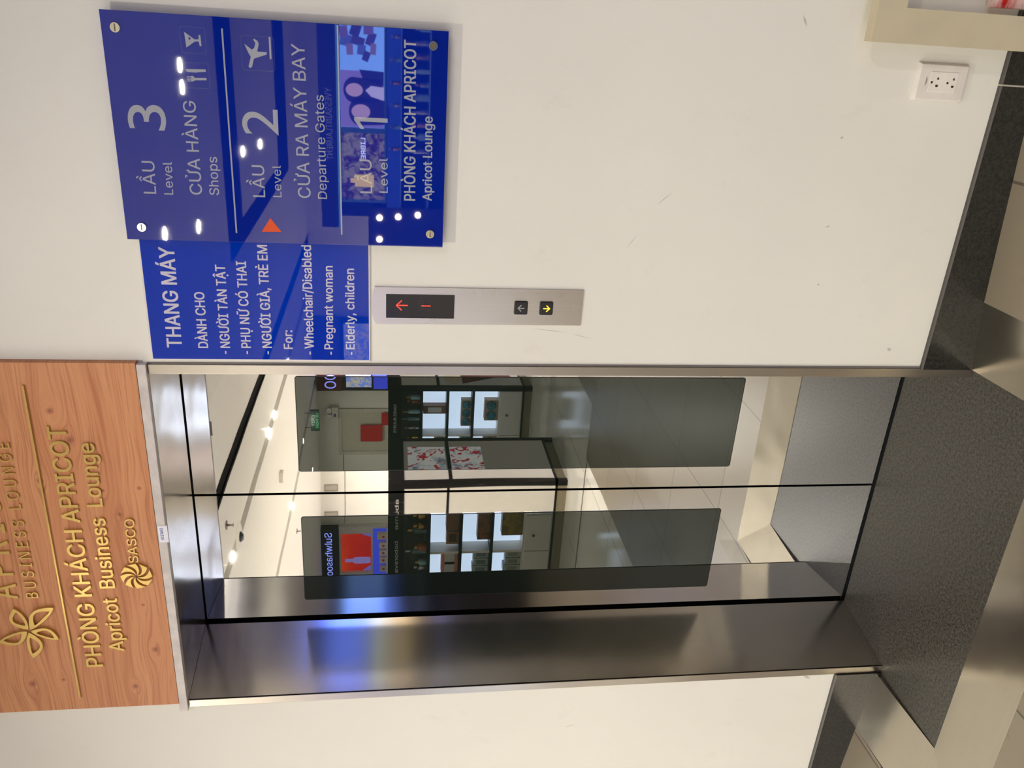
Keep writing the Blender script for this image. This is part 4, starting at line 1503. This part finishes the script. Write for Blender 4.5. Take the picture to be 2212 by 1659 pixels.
for k, (x0, x1) in enumerate(((-0.865, -0.25), (-0.225, 0.98), (1.2, 6.0))):
    bm = nb()
    ring(bm, [(x0 - 0.012, 1.588), (x1 + 0.012, 1.588), (x1 + 0.012, 1.997), (x0 - 0.012, 1.997)], [(x0 + 0.01, 1.606), (x1 - 0.01, 1.606), (x1 - 0.01, 1.985), (x0 + 0.01, 1.985)], KY - 0.1, KY)
    fr = obj('poster_frame', bm, plain('poster_frame_steel', (110, 160, 190), 0.25, 0.7), K)
    bm = nb()
    box(bm, x0 + 0.01, x1 - 0.01, KY - 0.06, KY - 0.03, 1.606, 1.985)
    if k == 0:
        p = obj('poster', bm, mat_cover((62, 26, 40), (150, 140, 110), 'gold_poster', 2.2), fr)
        ink('lettering', [('LIBRE', (-0.305, 1.775), (-0.49, 1.772), 0.04, 0.01)], KY - 0.03, p, glow('poster_letters', (190, 200, 255), 9.0), 0.001, 1)
        bm = nb()
        box(bm, -0.74, -0.63, KY - 0.03, KY - 0.029, 1.70, 1.87)
        box(bm, -0.705, -0.665, KY - 0.03, KY - 0.029, 1.87, 1.91)
        obj('bottle_picture', bm, glow('gold_bottle_picture', (226, 190, 90), 4.5), p)
    elif k == 1:
        p = obj('poster', bm, glow('sky_poster', (120, 165, 245), 6.0), fr)
        yp = KY - 0.029
        bm = nb()
        prism(bm, [(-0.213, 1.61), (0.26, 1.61), (0.26, 1.983), (-0.213, 1.983)], yp - 0.0002, yp)
        obj('pink_ground', bm, glow('pink_ground', (150, 130, 205), 3.6), p)
        for fx, fz_, s in ((-0.08, 1.815, 1.0), (0.10, 1.87, 0.9)):
            bm = nb()
            prism(bm, [(fx + s * 0.12 * math.cos(a), fz_ + s * 0.10 * math.sin(a) - (0.16 if math.sin(a) < -0.4 else 0)) for a in [2 * math.pi * i / 24 for i in range(24)]], yp + 0.0006, yp + 0.001)
            obj('dark_hair', bm, glow('hair_picture', (56, 46, 110), 1.6), p)
            bm = nb()
            prism(bm, [(fx + s * 0.062 * math.cos(a), fz_ - 0.005 + s * 0.082 * math.sin(a)) for a in [2 * math.pi * i / 24 for i in range(24)]], yp + 0.0014, yp + 0.0018)
            obj('face', bm, glow('face_picture', (205, 168, 200), 3.8), p)
        bm = nb()
        prism(bm, [(0.02, 1.61), (0.13, 1.61), (0.14, 1.72), (0.10, 1.77), (0.05, 1.72)], yp + 0.0020, yp + 0.0024)
        obj('white_shirt', bm, glow('shirt_picture', (200, 190, 235), 4.2), p)
        bm = nb()
        prism(bm, [(0.14, 1.61), (0.26, 1.61), (0.27, 1.82), (0.19, 1.79)], yp + 0.0006, yp + 0.001)
        obj('dark_coat', bm, glow('hair_picture', (56, 46, 110), 1.6), p)
        cols = [(96, 112, 190), (84, 70, 130), (130, 104, 160), (70, 62, 120), (150, 124, 160)]
        for i, (x, z, w, h) in enumerate(((0.50, 1.93, 0.05, 0.07), (0.50, 1.83, 0.04, 0.08), (0.57, 1.95, 0.05, 0.05), (0.585, 1.85, 0.055, 0.06), (0.43, 1.90, 0.05, 0.04), (0.43, 1.80, 0.045, 0.05), (0.52, 1.72, 0.06, 0.05), (0.60, 1.74, 0.05, 0.06), (0.38, 1.76, 0.045, 0.04), (0.44, 1.70, 0.05, 0.035))):
            bm = nb()
            a0 = random.uniform(-0.4, 0.4)
            prism(bm, [(x + math.cos(a0) * p_ * w - math.sin(a0) * q_ * h, z + math.sin(a0) * p_ * w + math.cos(a0) * q_ * h) for p_, q_ in ((-.9, -.7), (.9, -.7), (.9, .7), (-.9, .7))], yp + 0.0004 + 0.0003 * i, yp + 0.0008 + 0.0003 * i)
            obj('product_picture', bm, glow('product_%d' % (i % 5), cols[i % 5], 3.0), p)
    else:
        p = obj('poster', bm, glow('blue_poster', (86, 116, 255), 4.2), fr)
bm = nb()
box(bm, KX0, KX1, KY - 0.46, KY - 0.44, 1.46, 1.583)
obj('lit_shelf_back', bm, glow('deep_blue_light', (60, 90, 190), 1.6), K)
bm = nb()
box(bm, KX0, KX1, KY - 0.5, KY - 0.04, 1.452, 1.46)
obj('glass_shelf', bm, plain('blue_glass_edge', (130, 170, 220), 0.1), K)
bm = nb()
box(bm, KX0, KX1, KY - 0.5, KY - 0.04, 1.20, 1.21)
obj('glass_shelf', bm, plain('blue_glass_edge', (130, 170, 220), 0.1), K)
gt = 'perfume bottles on the dark counter shelves'
lb = ['first', 'second', 'third', 'fourth', 'fifth', 'sixth', 'seventh', 'eighth', 'ninth', 'tenth']
for i in range(10):
    x = 0.62 - i * 0.115
    bottle('small crystal perfume bottle on the middle dark shelf, %s from the right end' % lb[i], x, KY - 0.10 - 0.05 * (i % 3), 1.21, 0.022 + 0.006 * (i % 3), 0.13 + 0.03 * ((i * 7) % 4), [GLB, SIL, GLG, GLB, SIL][i % 5], [SIL, GLG, SIL][i % 3], gt)
for i in range(6):
    x = 0.55 - i * 0.19
    bottle('perfume bottle on the blue lit upper shelf, %s from the right end' % lb[i], x, KY - 0.12, 1.46, 0.02, 0.09 + 0.01 * (i % 3), [SIL, GLB, GLG][i % 3], SIL, 'perfume bottles on the blue lit shelf')
# dark counter added out of view at the right, darkens the mirrored steel recess
DC = thing('added_dark_counter', 'dark low counter added unseen right of the lobby to darken the steel reveal', 'counter', (4.4, -2.9, FZ))
bm = nb()
box(bm, 3.8, 5.0, -5.2, -0.7, FZ, 0.1)
obj('plinth', bm, plain('counter_black', (16, 15, 18), 0.3), DC)
bm = nb()
box(bm, 3.75, 5.05, -5.25, -0.65, 0.1, 0.98)
obj('cabinet', bm, plain('dark_cabinet', (38, 33, 26), 0.5), DC, bevel=0.004)
bm = nb()
box(bm, 3.72, 5.08, -5.28, -0.62, 0.98, 1.02)
obj('counter_top', bm, plain('dark_top', (52, 46, 38), 0.35), DC, bevel=0.004)
# row of vanity bulbs
VB = thing('vanity_lamp', 'black vanity lamp post with four round bulbs beside the perfume counter', 'lamp', (-1.08, KY, FZ))
bm = nb()
box(bm, -1.26, -0.91, KY + 0.03, KY + 0.045, FZ, 1.75)
obj('post', bm, plain('counter_black', (16, 15, 18), 0.3), VB)
for x, z in ((-0.998, 1.648), (-0.985, 1.478), (-0.963, 1.298), (-1.2, 1.649)):
    bm = nb()
    lathe(bm, [(0.006, KY + 0.10), (0.020, KY + 0.094), (0.028, KY + 0.074), (0.026, KY + 0.06), (0.014, KY + 0.045)], (x, 0, z), 'Y', 18)
    obj('bulb', bm, glow('vanity_bulb', (255, 236, 214), 38.0), VB, smooth=True)
